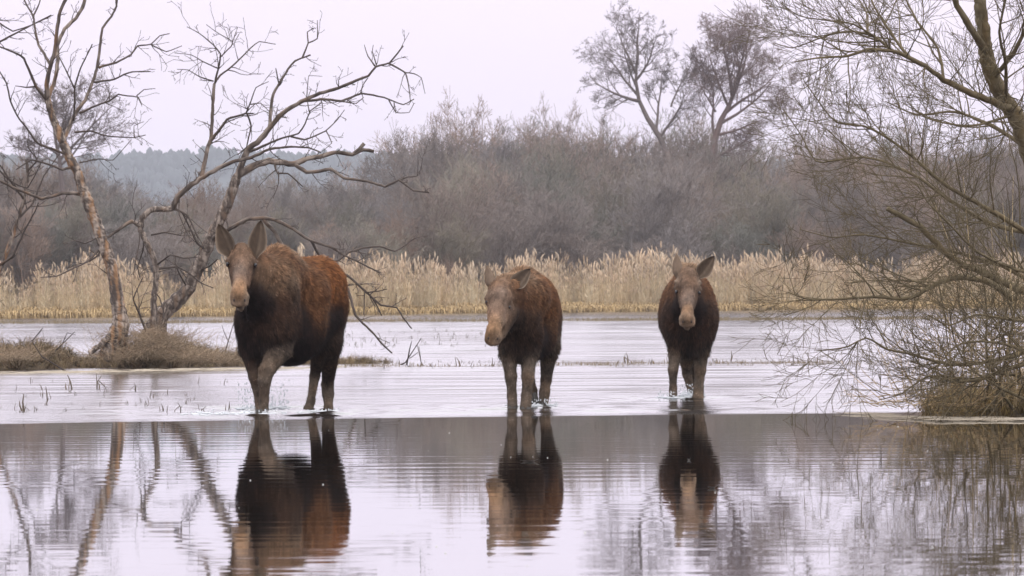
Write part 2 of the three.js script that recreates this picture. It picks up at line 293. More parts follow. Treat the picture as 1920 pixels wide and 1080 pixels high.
// tall single trees that stand out of the wood
function tallTree(name, label, depth, stem, r0, limbs, o, m) {
  const p = stem.map(([x, y, dz = 0]) => at(x, y, depth - dz)), b = p[0].clone(); b.y = 0.4;
  const t = thing(name, label, 'tree', b, 'tall bare trees above the far wood');
  const S = FPX / depth, T = new Build(), C = new Build(), L = [b, ...p].map((q) => q.clone().sub(b));
  T.tube(L, L.map((q, k) => r0 / S * (1 - 0.72 * k / (L.length - 1))), 7); part(t, 'trunk', T.geometry(), m);
  for (const [x0, y0, x1, y1, r, dz] of limbs) {
    const q = at(x0, y0, depth).sub(b), e = at(x1, y1, depth - dz).sub(b), d = e.clone().sub(q);
    shoot(C, q, d, d.length() * 0.9, r / S, o, 0);
  }
  part(t, 'crown', C.geometry(), m); return t;
}
{
  const o = { crook: 0.13, up: 0.035, kids: [8, 6, 5, 3], spread: 0.72, segs: [7, 4, 3, 2], sides: [5, 3, 3, 3], min: 0.011 };
  tallTree('tall_tree', 'leaning tall bare tree with wide airy crown, left of the two above the wood', 306, [[1262, 330], [1240, 262], [1214, 222], [1198, 188], [1192, 150], [1194, 118]], 7,
    [[1194, 122, 1196, 36, 3.4, 0.5], [1194, 140, 1150, 48, 3, -1.5], [1193, 150, 1248, 66, 3, 1.4], [1200, 190, 1098, 168, 3.6, 1.5], [1198, 182, 1118, 96, 3, -1.2], [1196, 170, 1168, 80, 2.6, 2.2], [1230, 246, 1258, 132, 3, -1], [1238, 258, 1290, 160, 3, 1.6], [1258, 200, 1282, 110, 2, -1.5]], o, mat(0.150, 0.118, 0.108, 1));
  tallTree('tall_tree', 'tall bare tree with dense reddish round crown, right of the two above the wood', 306, [[1334, 430], [1336, 330], [1340, 262], [1352, 225], [1368, 196], [1380, 160]], 10,
    [[1380, 162, 1398, 52, 3.6, 0.4], [1376, 176, 1352, 62, 3.4, -1.5], [1370, 190, 1440, 76, 3.6, 1.5], [1366, 200, 1326, 92, 3, 1.5], [1360, 212, 1478, 132, 3.4, -1.8], [1350, 232, 1484, 180, 3.4, 1.2], [1344, 254, 1456, 226, 3, -1.6], [1338, 250, 1336, 130, 3, 2], [1336, 300, 1420, 250, 3, 1], [1342, 210, 1302, 128, 2.2, -0.8], [1372, 180, 1372, 60, 3, 2.4], [1372, 180, 1420, 60, 3, -2.4]], { ...o, kids: [9, 7, 5, 3] }, mat(0.172, 0.118, 0.105, 1));
  tallTree('tall_tree', 'soft grey bare tree behind the left dead tree, rising above the wood', 262, [[118, 360], [112, 300], [104, 262], [100, 236]], 6,
    [[102, 240, 66, 178, 2.6, 0.8], [100, 238, 112, 172, 2.6, -1.2], [108, 280, 170, 176, 3, 1.4], [112, 300, 214, 184, 3.2, -1.4], [110, 290, 48, 232, 2.6, 1.5], [114, 310, 190, 250, 2.6, 1.8], [112, 306, 40, 284, 2.4, -1], [106, 262, 140, 190, 2.6, 2]], o, mat(0.150, 0.118, 0.112, 1));
}

// ---------------------------------------------------------------- trees in the middle ground, their banks
// bark: weathered, patchy; grain comes from a noise texture wrapped in metres by vertex colours
function barkTone(base, pale, rust) {
  return (q, r) => { const n = noise(q.x * 16, q.y * 2.4, q.z * 16) + 0.8 * noise(q.x * 60, q.y * 8, q.z * 60) + 0.5 * noise(q.x * 150, q.y * 40, q.z * 150), a = smooth(-0.25, 0.6, n), b = smooth(0.1, 0.4, noise(q.x * 11 + 7, q.y * 1.3, q.z * 11) + 0.3 * noise(q.x * 40, q.y * 9, q.z * 40)); const thick = smooth(0.014, 0.04, r); return [0, 1, 2].map((k) => lerp(base[k] * (1 + 0.3 * n), lerp(lerp(base[k], pale[k], a), rust[k], b * 0.75), thick)); };
}
const barkMat = mat(1, 1, 1, 0.95, { vertexColors: true });
// a tree traced limb by limb: each limb is [points [column, row, towards the viewer in m], r0, r1 (pixels), twigs per metre]
function tracedTree(t, base, depth, limbs, tone, tw, twigMat, trunkNames) {
  const S = FPX / depth, twigs = new Build(true);
  limbs.forEach(([pts, q0, q1, per = tw.per], li) => {
    const r0 = q0 < 4 ? q0 * tw.wide : q0, r1 = q1 < 4 ? q1 * tw.wide : q1;
    const q = pts.map(([x, y, dz = 0]) => at(x, y, depth - dz).sub(base)), path = [], rad = [];
    let total = 0; for (let k = 1; k < q.length; k++) total += q[k].distanceTo(q[k - 1]);
    let run = 0;
    for (let k = 0; k < q.length - 1; k++) {
      const L = q[k].distanceTo(q[k + 1]), n = Math.max(2, Math.round(L / (li < trunkNames ? 0.02 : 0.09)));
      for (let j = 0; j < n; j++) {
        const f = j / n, a = q[Math.max(0, k - 1)], b = q[k], c = q[k + 1], d = q[Math.min(q.length - 1, k + 2)];
        const cr = (w) => { const f2 = f * f, f3 = f2 * f; return 0.5 * (2 * b[w] + (c[w] - a[w]) * f * tw.round + 0) * 1 + 0 * (f3 + d[w]); };
        const lin = b.clone().lerp(c, f), e = tw.round;      // mostly straight between the kinks, softened a little
        if (e) { const t1 = c.clone().sub(a).multiplyScalar(0.5), t2 = d.clone().sub(b).multiplyScalar(0.5), f2 = f * f, f3 = f2 * f; const h = b.clone().multiplyScalar(2 * f3 - 3 * f2 + 1).addScaledVector(t1, f3 - 2 * f2 + f).addScaledVector(c, -2 * f3 + 3 * f2).addScaledVector(t2, f3 - f2); lin.lerp(h, e); }
        const g = (run + L * f) / total, rr = lerp(r0, r1, Math.pow(g, li < trunkNames ? 1.4 : 0.8)) / S, w = Math.min(0.02, rr * 0.5);
        lin.x += w * noise(run * 6 + f * 5 + li * 9, 1, 2); lin.y += w * noise(run * 6 + f * 5 + li * 9, 7, 2); lin.z += w * noise(run * 6 + f * 5 + li * 9, 3, 8);
        path.push(lin); rad.push(rr * (1 + 0.16 * noise(run * 5 + f * 7, li, 3)));
      }
      run += L;
    }
    path.push(q[q.length - 1]); rad.push(r1 / S);
    const B = new Build(true); B.tube(path, rad, li < trunkNames ? 26 : r0 > 4.5 ? 12 : r0 > 2.5 ? 7 : 5, tone);
    part(t, li < trunkNames ? 'trunk' : 'branch', B.geometry(), barkMat);
    const n = Math.round(total * per);
    for (let k = 0; k < n; k++) {
      const g = rnd(0.12, 1), i = Math.min(path.length - 2, Math.floor(g * (path.length - 1))), d = path[i + 1].clone().sub(path[i]).normalize();
      const side = V(rnd(-1, 1), rnd(-0.8, 1), rnd(-1, 1)).cross(d).normalize();
      shoot(twigs, path[i], d.multiplyScalar(rnd(0.3, 0.9)).addScaledVector(side, rnd(0.5, 1)), rnd(...tw.len) * (1.1 - 0.4 * g), Math.min(tw.r, rad[i] * 0.6), tw.o, 0, tone);
    }
  });
  if (twigs.i.length) part(t, 'twigs', twigs.geometry(), twigMat ?? barkMat, { kind: 'stuff' });
  return t;
}
const deadTone = barkTone([0.062, 0.046, 0.038], [0.35, 0.285, 0.235], [0.275, 0.148, 0.070]);
const greyTone = barkTone([0.066, 0.049, 0.040], [0.30, 0.245, 0.205], [0.165, 0.108, 0.072]);
const deadTwigs = { wide: 1.25, per: 3.2, len: [0.12, 0.5], r: 0.010, round: 0.35, o: { crook: 0.26, up: 0.03, kids: [2, 1], spread: 0.8, segs: [5, 3, 2], sides: [4, 3, 3], min: 0.0038 } };
{
  const base = at(205, 668, 64); base.y = 0;
  const t = thing('dead_tree', 'slender dead tree with peeling rust and pale bark, leftmost on the grassy islet', 'tree', base);
  tracedTree(t, base, 64, [
    [[[196, 668, 0.1], [216, 628, 0.05], [225, 600], [222, 572], [217, 540], [210, 500], [197, 465], [183, 425], [167, 385], [155, 355], [146, 326], [127, 290], [110, 246], [95, 206], [88, 184]], 13.5, 5.6, 0.5],
    [[[236, 668, -0.1], [232, 636], [236, 606], [231, 582], [222, 566]], 9, 5, 0],
    [[[168, 662, 0.3], [190, 646, 0.22], [208, 628, 0.12], [218, 606, 0.02]], 5, 7, 0],
    [[[88, 184], [87, 160, .1], [95, 122, .2], [103, 94, .25], [108, 50, .35], [113, 20, .4], [130, -14, .5], [140, -50, .6]], 4.6, 2.2],
    [[[90, 184], [103, 150, -.1], [108, 112, -.2], [107, 86, -.3], [120, 55, -.4], [142, 34, -.5], [155, 14, -.6], [163, -20, -.7]], 4, 2.6],
    [[[88, 186], [68, 163, .2], [57, 138, .35], [45, 110, .5], [33, 101, .6], [0, 88, .9], [-40, 76, 1.1]], 2.6, 1],
    [[[66, 162, .2], [50, 164, .35], [29, 161, .5]], 1.6, .6],
    [[[93, 120, .2], [82, 100, 0], [72, 84, -.2], [66, 56, -.3], [62, 30, -.5], [47, 4, -.7], [40, -20, -.8]], 2.4, 1.2],
    [[[62, 30, -.5], [73, 8, -.6], [79, -14, -.7]], 1.5, .8],
    [[[116, 268], [130, 236, -.2], [143, 210, -.3], [160, 188, -.4], [172, 160, -.5], [182, 128, -.6], [187, 96, -.7], [192, 53, -.8], [209, 31, -.9], [219, 11, -1], [216, -18, -1.1]], 3.4, 1.4],
    [[[178, 154, -.5], [215, 149, -.3], [232, 140, -.2], [248, 135, -.1], [282, 134, 0]], 1.9, .9],
    [[[186, 126, -.6], [218, 117, -.8], [246, 102, -1], [258, 86, -1.1], [283, 83, -1.2], [300, 67, -1.3], [318, 63, -1.4]], 2.1, .7],
    [[[284, 84, -1.2], [312, 97, -1.1], [341, 86, -1]], 1.2, .6],
    [[[150, 212, -.3], [180, 198, -.1], [205, 190, 0], [222, 177, .1], [240, 180, .2], [258, 182, .3], [266, 197, .35]], 2, .8],
    [[[256, 180, .3], [270, 168, .4], [291, 166, .5]], 1, .5],
    [[[140, 248, -.1], [172, 246, .1], [200, 255, .25], [251, 258, .4], [273, 253, .5]], 1.7, .7],
    [[[252, 257, .4], [251, 236, .4], [270, 228, .4]], .9, .4],
    [[[150, 305], [186, 298, -.3], [212, 300, -.5], [246, 262, -.7]], 1.2, .5],
    [[[128, 292], [100, 280, .1], [72, 270, .2], [50, 240, .3], [33, 218, .4], [20, 190, .5], [12, 155, .6], [-2, 132, .7]], 2, 1],
    [[[138, 226, -.2], [140, 196, -.1], [140, 164, 0], [151, 128, .1], [163, 104, .2], [173, 83, .3]], 1.9, .9],
    [[[140, 166, 0], [122, 128, .1], [110, 105, .2]], 1.4, .8],
    [[[150, 364], [120, 362, .2], [78, 372, .4], [40, 358, .6], [0, 340, .8], [-40, 330, 1]], 3, 1.6],
    [[[134, 312], [116, 318, .2], [102, 312, .3], [60, 300, .4], [30, 318, .5]], 2.4, .8],
    [[[184, 470], [165, 490, .2], [136, 504, .4], [106, 518, .5], [76, 520, .6]], 2, .7],
    [[[182, 446], [160, 456, .3], [140, 451, .5], [120, 458, .6]], 1.5, .6],
  ], deadTone, deadTwigs, null, 3);
}
{
  const base = at(286, 664, 65); base.y = 0;
  const t = thing('dead_tree', 'twisted small dead tree between the two thicker trunks on the islet', 'tree', base);
  tracedTree(t, base, 65, [
    [[[284, 664], [287, 620], [289, 560], [293, 522], [292, 495], [279, 462], [264, 432], [266, 408], [284, 393], [310, 393], [325, 391]], 6, 5, .8],
    [[[325, 391], [333, 370, .1], [347, 357, .15], [375, 335, .2], [400, 320, .3], [438, 303, .4], [470, 296, .5], [505, 280, .6], [545, 275, .7], [580, 277, .8], [602, 286, .9]], 6, 1],
    [[[264, 424], [246, 415, .2], [222, 432, .3], [200, 446, .4], [184, 478, .5], [168, 490, .6]], 3.6, 1.2],
    [[[378, 334, .2], [385, 300, .1], [390, 274, 0], [396, 262, 0], [397, 238, -.1], [399, 196, -.2], [402, 157, -.3]], 3.6, 2.2],
    [[[402, 157, -.3], [413, 141, -.4], [433, 126, -.5], [454, 106, -.6], [471, 89, -.7], [486, 78, -.8], [517, 83, -.9]], 1.8, .6],
    [[[403, 155, -.3], [411, 122, -.2], [413, 101, -.1], [399, 83, 0], [373, 62, .1], [350, 50, .2]], 1.7, .6],
    [[[412, 108, -.2], [433, 87, -.3], [436, 78, -.3], [404, 59, -.2], [387, 46, -.1]], 1.2, .5],
    [[[434, 86, -.3], [440, 66, -.35], [446, 50, -.4]], .9, .4],
    [[[408, 128, -.2], [380, 115, .1], [359, 103, .2], [327, 99, .3]], 1.2, .5],
    [[[400, 152, -.3], [373, 143, -.1], [353, 131, 0], [332, 130, .1]], 1.2, .5],
    [[[396, 263], [413, 242, .2], [426, 224, .3], [440, 219, .4], [461, 213, .5], [475, 213, .6]], 2.8, 1.2],
    [[[461, 213, .5], [468, 196, .6], [480, 164, .7], [504, 153, .8]], 1.4, .5],
    [[[464, 214, .5], [471, 236, .4], [466, 258, .4], [462, 276, .3], [446, 290, .2]], 1.6, .8],
    [[[470, 196, .6], [488, 193, .6], [506, 210, .6]], 1, .5],
    [[[262, 428], [262, 452, .2], [256, 482, .3], [250, 516, .3]], 1.5, .7],
    [[[270, 446], [268, 470, -.2], [258, 500, -.3], [262, 520, -.3]], 1.5, .7],
    [[[330, 392], [352, 404, .2], [370, 442, .4], [382, 462, .5]], 2, .9],
    [[[336, 372], [336, 402, .3], [352, 440, .4]], 1.4, .6],
    [[[292, 498], [320, 478, .3], [345, 484, .4], [370, 482, .5]], 1.8, .8],
    [[[293, 505], [330, 500, -.3], [354, 512, -.4], [376, 530, -.4], [400, 540, -.5]], 2, .8],
    [[[284, 440], [310, 436, .2], [340, 442, .3]], 1.6, .7],
    [[[280, 640], [262, 590, .2], [250, 560, .4], [268, 520, .4]], 2.2, .8],
    [[[290, 640], [308, 590, -.2], [300, 560, -.4], [286, 540, -.4]], 2, .8],
  ], greyTone, { ...deadTwigs, per: 5, len: [0.15, 0.7] }, null, 1);
}
{
  const base = at(282, 655, 65.8); base.y = 0;
  const t = thing('dead_tree', 'thick leaning dead tree whose pale limbs reach over the big moose', 'tree', base);
  tracedTree(t, base, 65.8, [
    [[[262, 652, .2], [282, 622, .1], [300, 592], [330, 567], [350, 545], [365, 516], [380, 485], [392, 455], [410, 415], [426, 384], [437, 354], [444, 332]], 15, 8.5, .3],
    [[[318, 660], [308, 630], [306, 604], [318, 580]], 6, 7, 0],
    [[[444, 336], [455, 302, .1], [466, 280, .15], [490, 260, .2], [508, 236, .25], [530, 212, .3], [565, 190, .4], [600, 175, .5], [635, 165, .6], [670, 150, .7], [690, 142, .75], [705, 125, .8], [730, 118, .85], [745, 100, .9], [756, 86, .95]], 7, 1],
    [[[443, 332], [475, 312, -.15], [505, 302, -.25], [550, 308, -.35], [575, 297, -.4], [600, 293, -.5], [630, 285, -.55], [660, 290, -.6], [680, 281, -.65], [701, 284, -.7]], 7.5, 2.4],
    [[[660, 290, -.6], [672, 280, -.6], [683, 269, -.6]], 2, 3, 0],
    [[[552, 308, -.35], [575, 323, -.2], [600, 321, -.1], [620, 316, 0], [645, 334, .1], [690, 340, .2], [722, 350, .3], [748, 338, .4], [775, 357, .5], [804, 361, .6]], 4, 1.2],
    [[[748, 338, .4], [764, 332, .3], [782, 330, .3], [784, 300, .3]], 1.1, .5],
    [[[513, 304, -.25], [520, 325, -.1], [540, 325, 0], [568, 350, .1]], 2, .9],
    [[[522, 322, -.1], [522, 345, 0], [512, 372, .1]], 1.2, .5],
    [[[728, 118, .85], [760, 136, .9], [767, 165, 1], [770, 192, 1.1]], 1.6, .6],
    [[[758, 136, .9], [776, 138, .8], [790, 146, .8], [797, 176, .7]], 1.1, .4],
    [[[703, 123, .8], [690, 106, .7], [683, 84, .6]], 1.4, .5],
    [[[706, 122, .8], [698, 96, .9], [700, 84, .9]], 1.1, .5],
    [[[568, 189, .4], [610, 186, .2], [640, 190, .1], [678, 175, 0], [720, 183, -.1], [756, 196, -.2], [776, 186, -.3]], 2.4, .8],
    [[[728, 186, -.1], [743, 211, -.2], [767, 211, -.3], [776, 194, -.3]], 1.1, .5],
    [[[640, 190, .1], [668, 194, .2], [682, 182, .3]], 1.2, .5],
    [[[676, 176, 0], [680, 160, 0], [690, 146, .1]], 1.1, .7],
    [[[575, 186, .4], [577, 160, .5], [579, 142, .5], [604, 143, .6]], .9, .4],
    [[[505, 240, .25], [508, 202, .1], [513, 176, 0], [525, 155, -.1], [540, 130, -.2], [553, 114, -.3], [582, 103, -.4]], 3, 1.2],
    [[[567, 108, -.35], [578, 80, -.4], [576, 60, -.5], [590, 52, -.5]], 1.6, .7],
    [[[579, 80, -.4], [595, 72, -.5], [595, 38, -.6]], 1.2, .5],
    [[[523, 158, -.1], [517, 128, 0]], 1.4, .8],
    [[[470, 284, .15], [520, 262, .6], [560, 250, .8], [572, 232, .9], [582, 208, 1], [604, 192, 1.1]], 2.4, .7],
    [[[545, 256, .7], [572, 262, .7], [610, 246, .8], [632, 225, .9], [646, 206, 1]], 1.7, .5],
    [[[580, 210, 1], [576, 186, 1], [584, 166, 1]], 1, .4],
    [[[612, 246, .8], [622, 268, .9], [604, 284, 1]], 1, .4],
    [[[396, 448], [420, 436, .3], [440, 424, .45], [462, 412, .6], [495, 408, .7], [522, 415, .75], [550, 430, .8], [580, 450, .9], [620, 463, 1], [645, 478, 1], [670, 490, 1.05], [690, 500, 1.1], [713, 512, 1.1]], 5, 1.1],
    [[[494, 411, .7], [514, 434, .5], [530, 462, .4], [548, 486, .3], [585, 500, .2], [620, 505, .1], [652, 517, 0], [685, 546, -.1], [714, 572, -.15], [744, 577, -.2], [756, 596, -.2], [772, 616, -.2]], 4.4, 1],
    [[[700, 560, -.1], [716, 592, -.2]], 1.3, .8],
    [[[684, 545, -.1], [682, 590, 0]], 1.3, .8],
    [[[620, 506, .1], [652, 542, .2], [667, 592, .25], [700, 625, .3], [716, 644, .35], [735, 662, .4]], 3, 1.2],
    [[[584, 452, .9], [606, 490, .7], [634, 488, .5], [652, 474, .4], [680, 465, .3], [712, 462, .2], [740, 471, .1], [760, 460, 0], [776, 447, 0], [802, 442, -.1]], 2.4, .8],
    [[[690, 548, -.1], [710, 546, 0], [726, 542, 0]], 1.2, .6],
    [[[372, 508], [392, 500, .2], [408, 486, .3]], 1.8, .9],
    [[[352, 540], [340, 520, .3], [330, 500, .5]], 1.8, .8],
    [[[388, 470], [370, 456, .3], [352, 420, .4], [340, 396, .5]], 2.2, .9],
  ], greyTone, deadTwigs, null, 2);
}
// slim saplings at the left edge, farther along the islet
{
  const base = ground(-30, 692), t = thing('bare_sapling', 'thin pale bare sapling cut by the left picture edge', 'tree', base);
  tracedTree(t, base, 66, [
    [[[-40, 690], [-22, 600], [-4, 520], [20, 455], [34, 410], [46, 370], [52, 330], [50, 300]], 5, 2],
    [[[-6, 500], [24, 480, .2], [46, 432, .3], [66, 396, .4], [72, 380, .5]], 2.4, .9],
    [[[34, 410], [62, 380, -.2], [82, 330, -.3], [112, 288, -.4]], 2, .7],
    [[[44, 372], [20, 340, .3], [0, 310, .4], [-30, 290, .5]], 2, .8],
    [[[52, 320], [70, 300, .2], [52, 276, .3], [54, 246, .4]], 1.6, .6],
    [[[-40, 120], [0, 78, .2], [50, 52, .3], [96, 28, .4]], 2.2, .8],
    [[[-60, 20], [0, 44, .3], [24, 58, .2], [62, 46, .1], [100, 28, 0]], 2, .6],
    [[[-60, 640], [-70, 300], [-50, 100], [-20, -40]], 6, 3],
    [[[-60, 260], [-20, 300, .2], [20, 340, .3], [52, 352, .4], [80, 300, .6]], 2.2, .7],
  ], deadTone, { ...deadTwigs, per: 3.4, len: [0.2, 0.7] }, null, 1);
}
// big willow at the right edge
{
  const base = at(1975, 772, 37.5); base.y = 0; const willowTone = barkTone([0.120, 0.092, 0.050], [0.20, 0.165, 0.105], [0.145, 0.10, 0.045]);
  const t = thing('willow', 'large leafless olive-brown willow overhanging the water at the right edge', 'tree', base);
  tracedTree(t, base, 37.5, [
    [[[1985, 770], [1978, 640, -.2], [1964, 480, -.3], [1944, 330, -.3], [1912, 232, -.2], [1880, 184, -.1], [1860, 142], [1850, 108], [1845, 60, .1], [1838, 0, .2], [1832, -60, .3]], 24, 9, .6],
    [[[2010, 770, -.6], [2020, 560, -.8], [2000, 300, -1], [1990, 60, -1.1], [2000, -80, -1.2]], 18, 8, .6],
    [[[1935, 772, .5], [1950, 690, .5], [1975, 610, .4], [1945, 556, .3], [1920, 545, .3], [1870, 525, .4], [1830, 505, .5], [1800, 494, .55], [1770, 470, .6], [1745, 446, .7], [1725, 425, .75], [1700, 410, .8], [1664, 391, .9]], 11, 4.5, 3],
    [[[1850, 100], [1832, 72, .3], [1812, 40, .5], [1795, 10, .6], [1780, -40, .8]], 8, 5, 3],
    [[[1896, 205, -.1], [1850, 186, .2], [1810, 170, .4], [1770, 150, .6], [1736, 125, .8], [1700, 105, 1], [1670, 95, 1.1], [1640, 93, 1.2], [1624, 93, 1.3], [1590, 105, 1.4], [1540, 108, 1.6], [1490, 116, 1.8]], 8, 1],
    [[[1702, 104, 1], [1680, 75, .9], [1660, 45, .8], [1640, 14, .7], [1626, -20, .6]], 3, 1.6],
    [[[1672, 94, 1.1], [1640, 69, 1], [1600, 59, .9], [1560, 64, .8], [1520, 78, .7], [1486, 90, .6], [1450, 80, .5]], 3, .8],
    [[[1642, 70, 1], [1600, 45, 1.1], [1550, 38, 1.2], [1500, 30, 1.3], [1464, 6, 1.4]], 2.2, .8],
    [[[1626, 60, 1], [1627, 30, .9], [1606, -10, .8]], 2, 1],
    [[[1770, 150, .6], [1758, 90, .4], [1720, 40, .2], [1690, -20, 0]], 3, 1.5],
    [[[1960, 460, .1], [1900, 420, .3], [1840, 385, .5], [1772, 346, .8], [1740, 320, .9], [1710, 292, 1], [1680, 270, 1.1], [1650, 250, 1.2], [1618, 236, 1.3], [1570, 230, 1.4], [1545, 204, 1.5], [1508, 152, 1.6]], 6, .9],
    [[[1950, 440, -.2], [1860, 420, -.3], [1782, 376, -.4], [1740, 345, -.5], [1710, 326, -.55], [1680, 314, -.6], [1655, 302, -.7], [1618, 295, -.8], [1570, 300, -.9], [1530, 302, -1], [1500, 250, -1.1], [1468, 204, -1.2]], 5, .9],
    [[[1900, 560, .5], [1850, 528, .7], [1800, 520, .9], [1760, 530, 1], [1720, 553, 1.1], [1690, 560, 1.2], [1640, 556, 1.3], [1560, 562, 1.5], [1510, 560, 1.6], [1478, 548, 1.7]], 7, 1],
    [[[1970, 640, .4], [1900, 668, .6], [1830, 682, .8], [1780, 683, .9], [1740, 674, 1], [1700, 662, 1.1], [1664, 655, 1.2], [1624, 633, 1.3], [1590, 650, 1.4], [1530, 658, 1.5]], 5, .8],
    [[[1990, 650, .6], [1920, 682, .8], [1880, 694, .9], [1840, 710, 1], [1800, 716, 1.1]], 6, 3],
    [[[1960, 720, .4], [1880, 700, .6], [1800, 716, .8], [1740, 706, 1], [1690, 738, 1.1], [1648, 750, 1.2]], 4, .8],
    [[[1985, 560, -.4], [1880, 500, -.6], [1780, 470, -.8], [1700, 455, -.9], [1620, 440, -1], [1560, 445, -1.1], [1500, 430, -1.2]], 5, .8],
    [[[1930, 280, -.3], [1860, 236, -.6], [1790, 210, -.9], [1720, 215, -1.1], [1660, 190, -1.3]], 5, 1],
    [[[1900, 215, -.2], [1830, 235, .5], [1780, 232, .7], [1735, 220, .9], [1700, 190, 1]], 3.4, 1],
    [[[1862, 146], [1900, 100, .3], [1930, 40, .5], [1960, -30, .6]], 5, 3],
    [[[1886, 190, -.1], [1886, 120, .5], [1874, 60, .8], [1890, -20, 1]], 4, 2],
    [[[1960, 520, .8], [1890, 500, 1], [1830, 470, 1.2], [1780, 420, 1.4], [1740, 380, 1.5], [1720, 345, 1.6]], 4, 1.2],
    [[[1975, 600, 1], [1900, 600, 1.2], [1830, 590, 1.4], [1780, 610, 1.5], [1740, 590, 1.6]], 4, 1],
    [[[1965, 690, 1], [1900, 650, 1.2], [1840, 640, 1.4], [1790, 650, 1.5], [1750, 700, 1.6]], 4, 1],
    [[[1950, 760, 1.0], [1880, 730, 1.1], [1820, 690, 1.2], [1790, 640, 1.3], [1780, 580, 1.4]], 3.4, 1],
    [[[1900, 768, .6], [1870, 720, .7], [1850, 660, .8], [1850, 580, .9], [1840, 500, 1]], 3.2, 1.2],
    [[[1860, 770, .5], [1880, 700, .4], [1900, 600, .3], [1910, 500, .2], [1890, 400, .1]], 3.4, 1.2],
  ], willowTone, { wide: 1, per: 8, len: [0.45, 1.25], r: 0.0085, round: 0.8, o: { crook: 0.15, up: 0.035, kids: [6, 4], spread: 0.6, segs: [6, 4, 3], sides: [4, 3, 3], min: 0.0021 } }, null, 2);
}
// ---- banks: low mounds of matted grass
function bank(name, ax0, ax1, zc, halfW, hgt) {         // zc(x), halfW(x), hgt(x)
  const rows = []; for (let k = -10; k <= 10; k++) rows.push(k / 10);
  return structure(name, sheet(90, rows, 0, (u, v) => {
    const x = lerp(ax0, ax1, (u + 1) / 2), z = zc(x) - v * halfW(x); const h = hgt(x) * Math.pow(Math.cos(v * Math.PI / 2), 0.8);
    return [x, h - 0.03 + 0.05 * h * 8 * noise(x * 3, v * 3, 1) * (1 - Math.abs(v)), z];
  }), mat(0.085, 0.06, 0.036, 1));
}
const isletZ = (x) => lerp(ground(0, 690).z, ground(700, 681).z, (x - ground(0, 690).x) / (ground(700, 681).x - ground(0, 690).x));
const isletH = (x) => { const px = 960 + x / 62 * FPX; return 0.05 + 0.22 * Math.exp(-Math.pow((px - 255) / 120, 2)) + 0.2 * smooth(110, 20, px) * smooth(-700, -300, px) + 0.07 * Math.exp(-Math.pow((px - 440) / 40, 2)) - 0.06 * smooth(640, 800, px); };
bank('islet_bank', -16, ground(780, 681).x, isletZ, (x) => 0.7 + 3 * isletH(x) * (1 - smooth(-2.6, -1.6, x)), isletH);
const spitZ = () => ground(1850, 776).z - 0.3;
const spitH = (x) => 0.14 * smooth(ground(1715, 775).x, ground(1800, 775).x, x);
bank('spit_bank', ground(1690, 775).x, 14, spitZ, (x) => 0.25 + 0.9 * smooth(ground(1690, 775).x, ground(1850, 775).x, x) + 0.3 * Math.max(0, x - 5), spitH);

const grassMat = mat(1, 1, 1, 0.95, { vertexColors: true, side: THREE.DoubleSide });
function grassTuft(n, h0, h1, droop, tint) {
  const B = new Build(true);
  for (let k = 0; k < n; k++) {
    const a = rnd(0, 6.28), r = rnd(0, 0.1), b = rnd(0, 6.28), h = rnd(h0, h1), L = h * rnd(0.3, 1) * droop, g = rnd(0.55, 1.25), x = Math.cos(a) * r, z = Math.sin(a) * r, c = Math.cos(b), s = Math.sin(b), f = rnd(0.1, 0.9);
    B.ribbon([V(x, -0.02, z), V(x + c * L * 0.2, h * 0.6, z + s * L * 0.2), V(x + c * L * 0.65, h * (1 - 0.1 * droop), z + s * L * 0.65), V(x + c * L * 1.2, h * (1 - f * droop * 0.8), z + s * L * 1.2)], [0.0042, 0.004, 0.003, 0.0012], V(-s, 0, c), tint.map((q, i) => q * g * (i == 2 ? rnd(0.8, 1.1) : 1)));
  }
  return B.geometry();
}
{
  const A = [], Bq = [];
  for (let k = 0; k < 2600; k++) {
    const x = rnd(-10.5, ground(735, 680).x), h = isletH(x); if (R() > 0.3 + h * 5) continue;
    const v = rnd(-0.98, 0.85), z = isletZ(x) - v * (0.7 + 3 * h); const y = h * Math.pow(Math.cos(v * Math.PI / 2), 0.8) - 0.03;
    (k % 3 ? A : Bq).push({ x, y, z, s: clamp(0.3 + h * 2.2, 0.3, 1.0) * rnd(0.5, 1.2), ry: rnd(0, 6.28), rx: rnd(-0.9, 0.9), rz: rnd(-0.9, 0.9) });
  }
  const tint = () => { const k = 0.3 + 1.0 * Math.pow(R(), 1.2), m = rnd(0.93, 1.07); return [k * m, k, k / m]; };
  stuff('dry_grass', 'matted brown dead grass covering the left islet', 'grass', grassTuft(22, 0.08, 0.34, 1.3, [0.21, 0.145, 0.085]), grassMat, A, tint);
  stuff('dry_grass', 'straw-coloured loose grass tufts on the left islet', 'grass', grassTuft(12, 0.15, 0.46, 1.0, [0.36, 0.27, 0.165]), grassMat, Bq, tint);
  const C = [], D = [];
  for (let k = 0; k < 2000; k++) {
    const x = rnd(ground(1740, 775).x, 7.5), v = rnd(-0.95, 0.9), hw = 0.25 + 0.9 * smooth(ground(1690, 775).x, ground(1850, 775).x, x) + 0.3 * Math.max(0, x - 5), h = spitH(x);
    (k % 4 ? C : D).push({ x, y: h * Math.pow(Math.cos(v * Math.PI / 2), 0.8) - 0.03, z: spitZ(x) - v * hw, s: 0.25 + 0.55 * Math.pow(R(), 1.6), ry: rnd(0, 6.28), rx: rnd(-0.6, 0.6), rz: rnd(-0.6, 0.6) });
  }
  stuff('dry_grass', 'olive and rusty grass at the foot of the right willow', 'grass', grassTuft(24, 0.08, 0.26, 1, [0.44, 0.305, 0.12]), grassMat, C, tint);
  stuff('dry_grass', 'tall straw grass stems among the right willow branches', 'grass', grassTuft(9, 0.3, 0.85, 0.5, [0.52, 0.40, 0.22]), grassMat, D, tint);
}
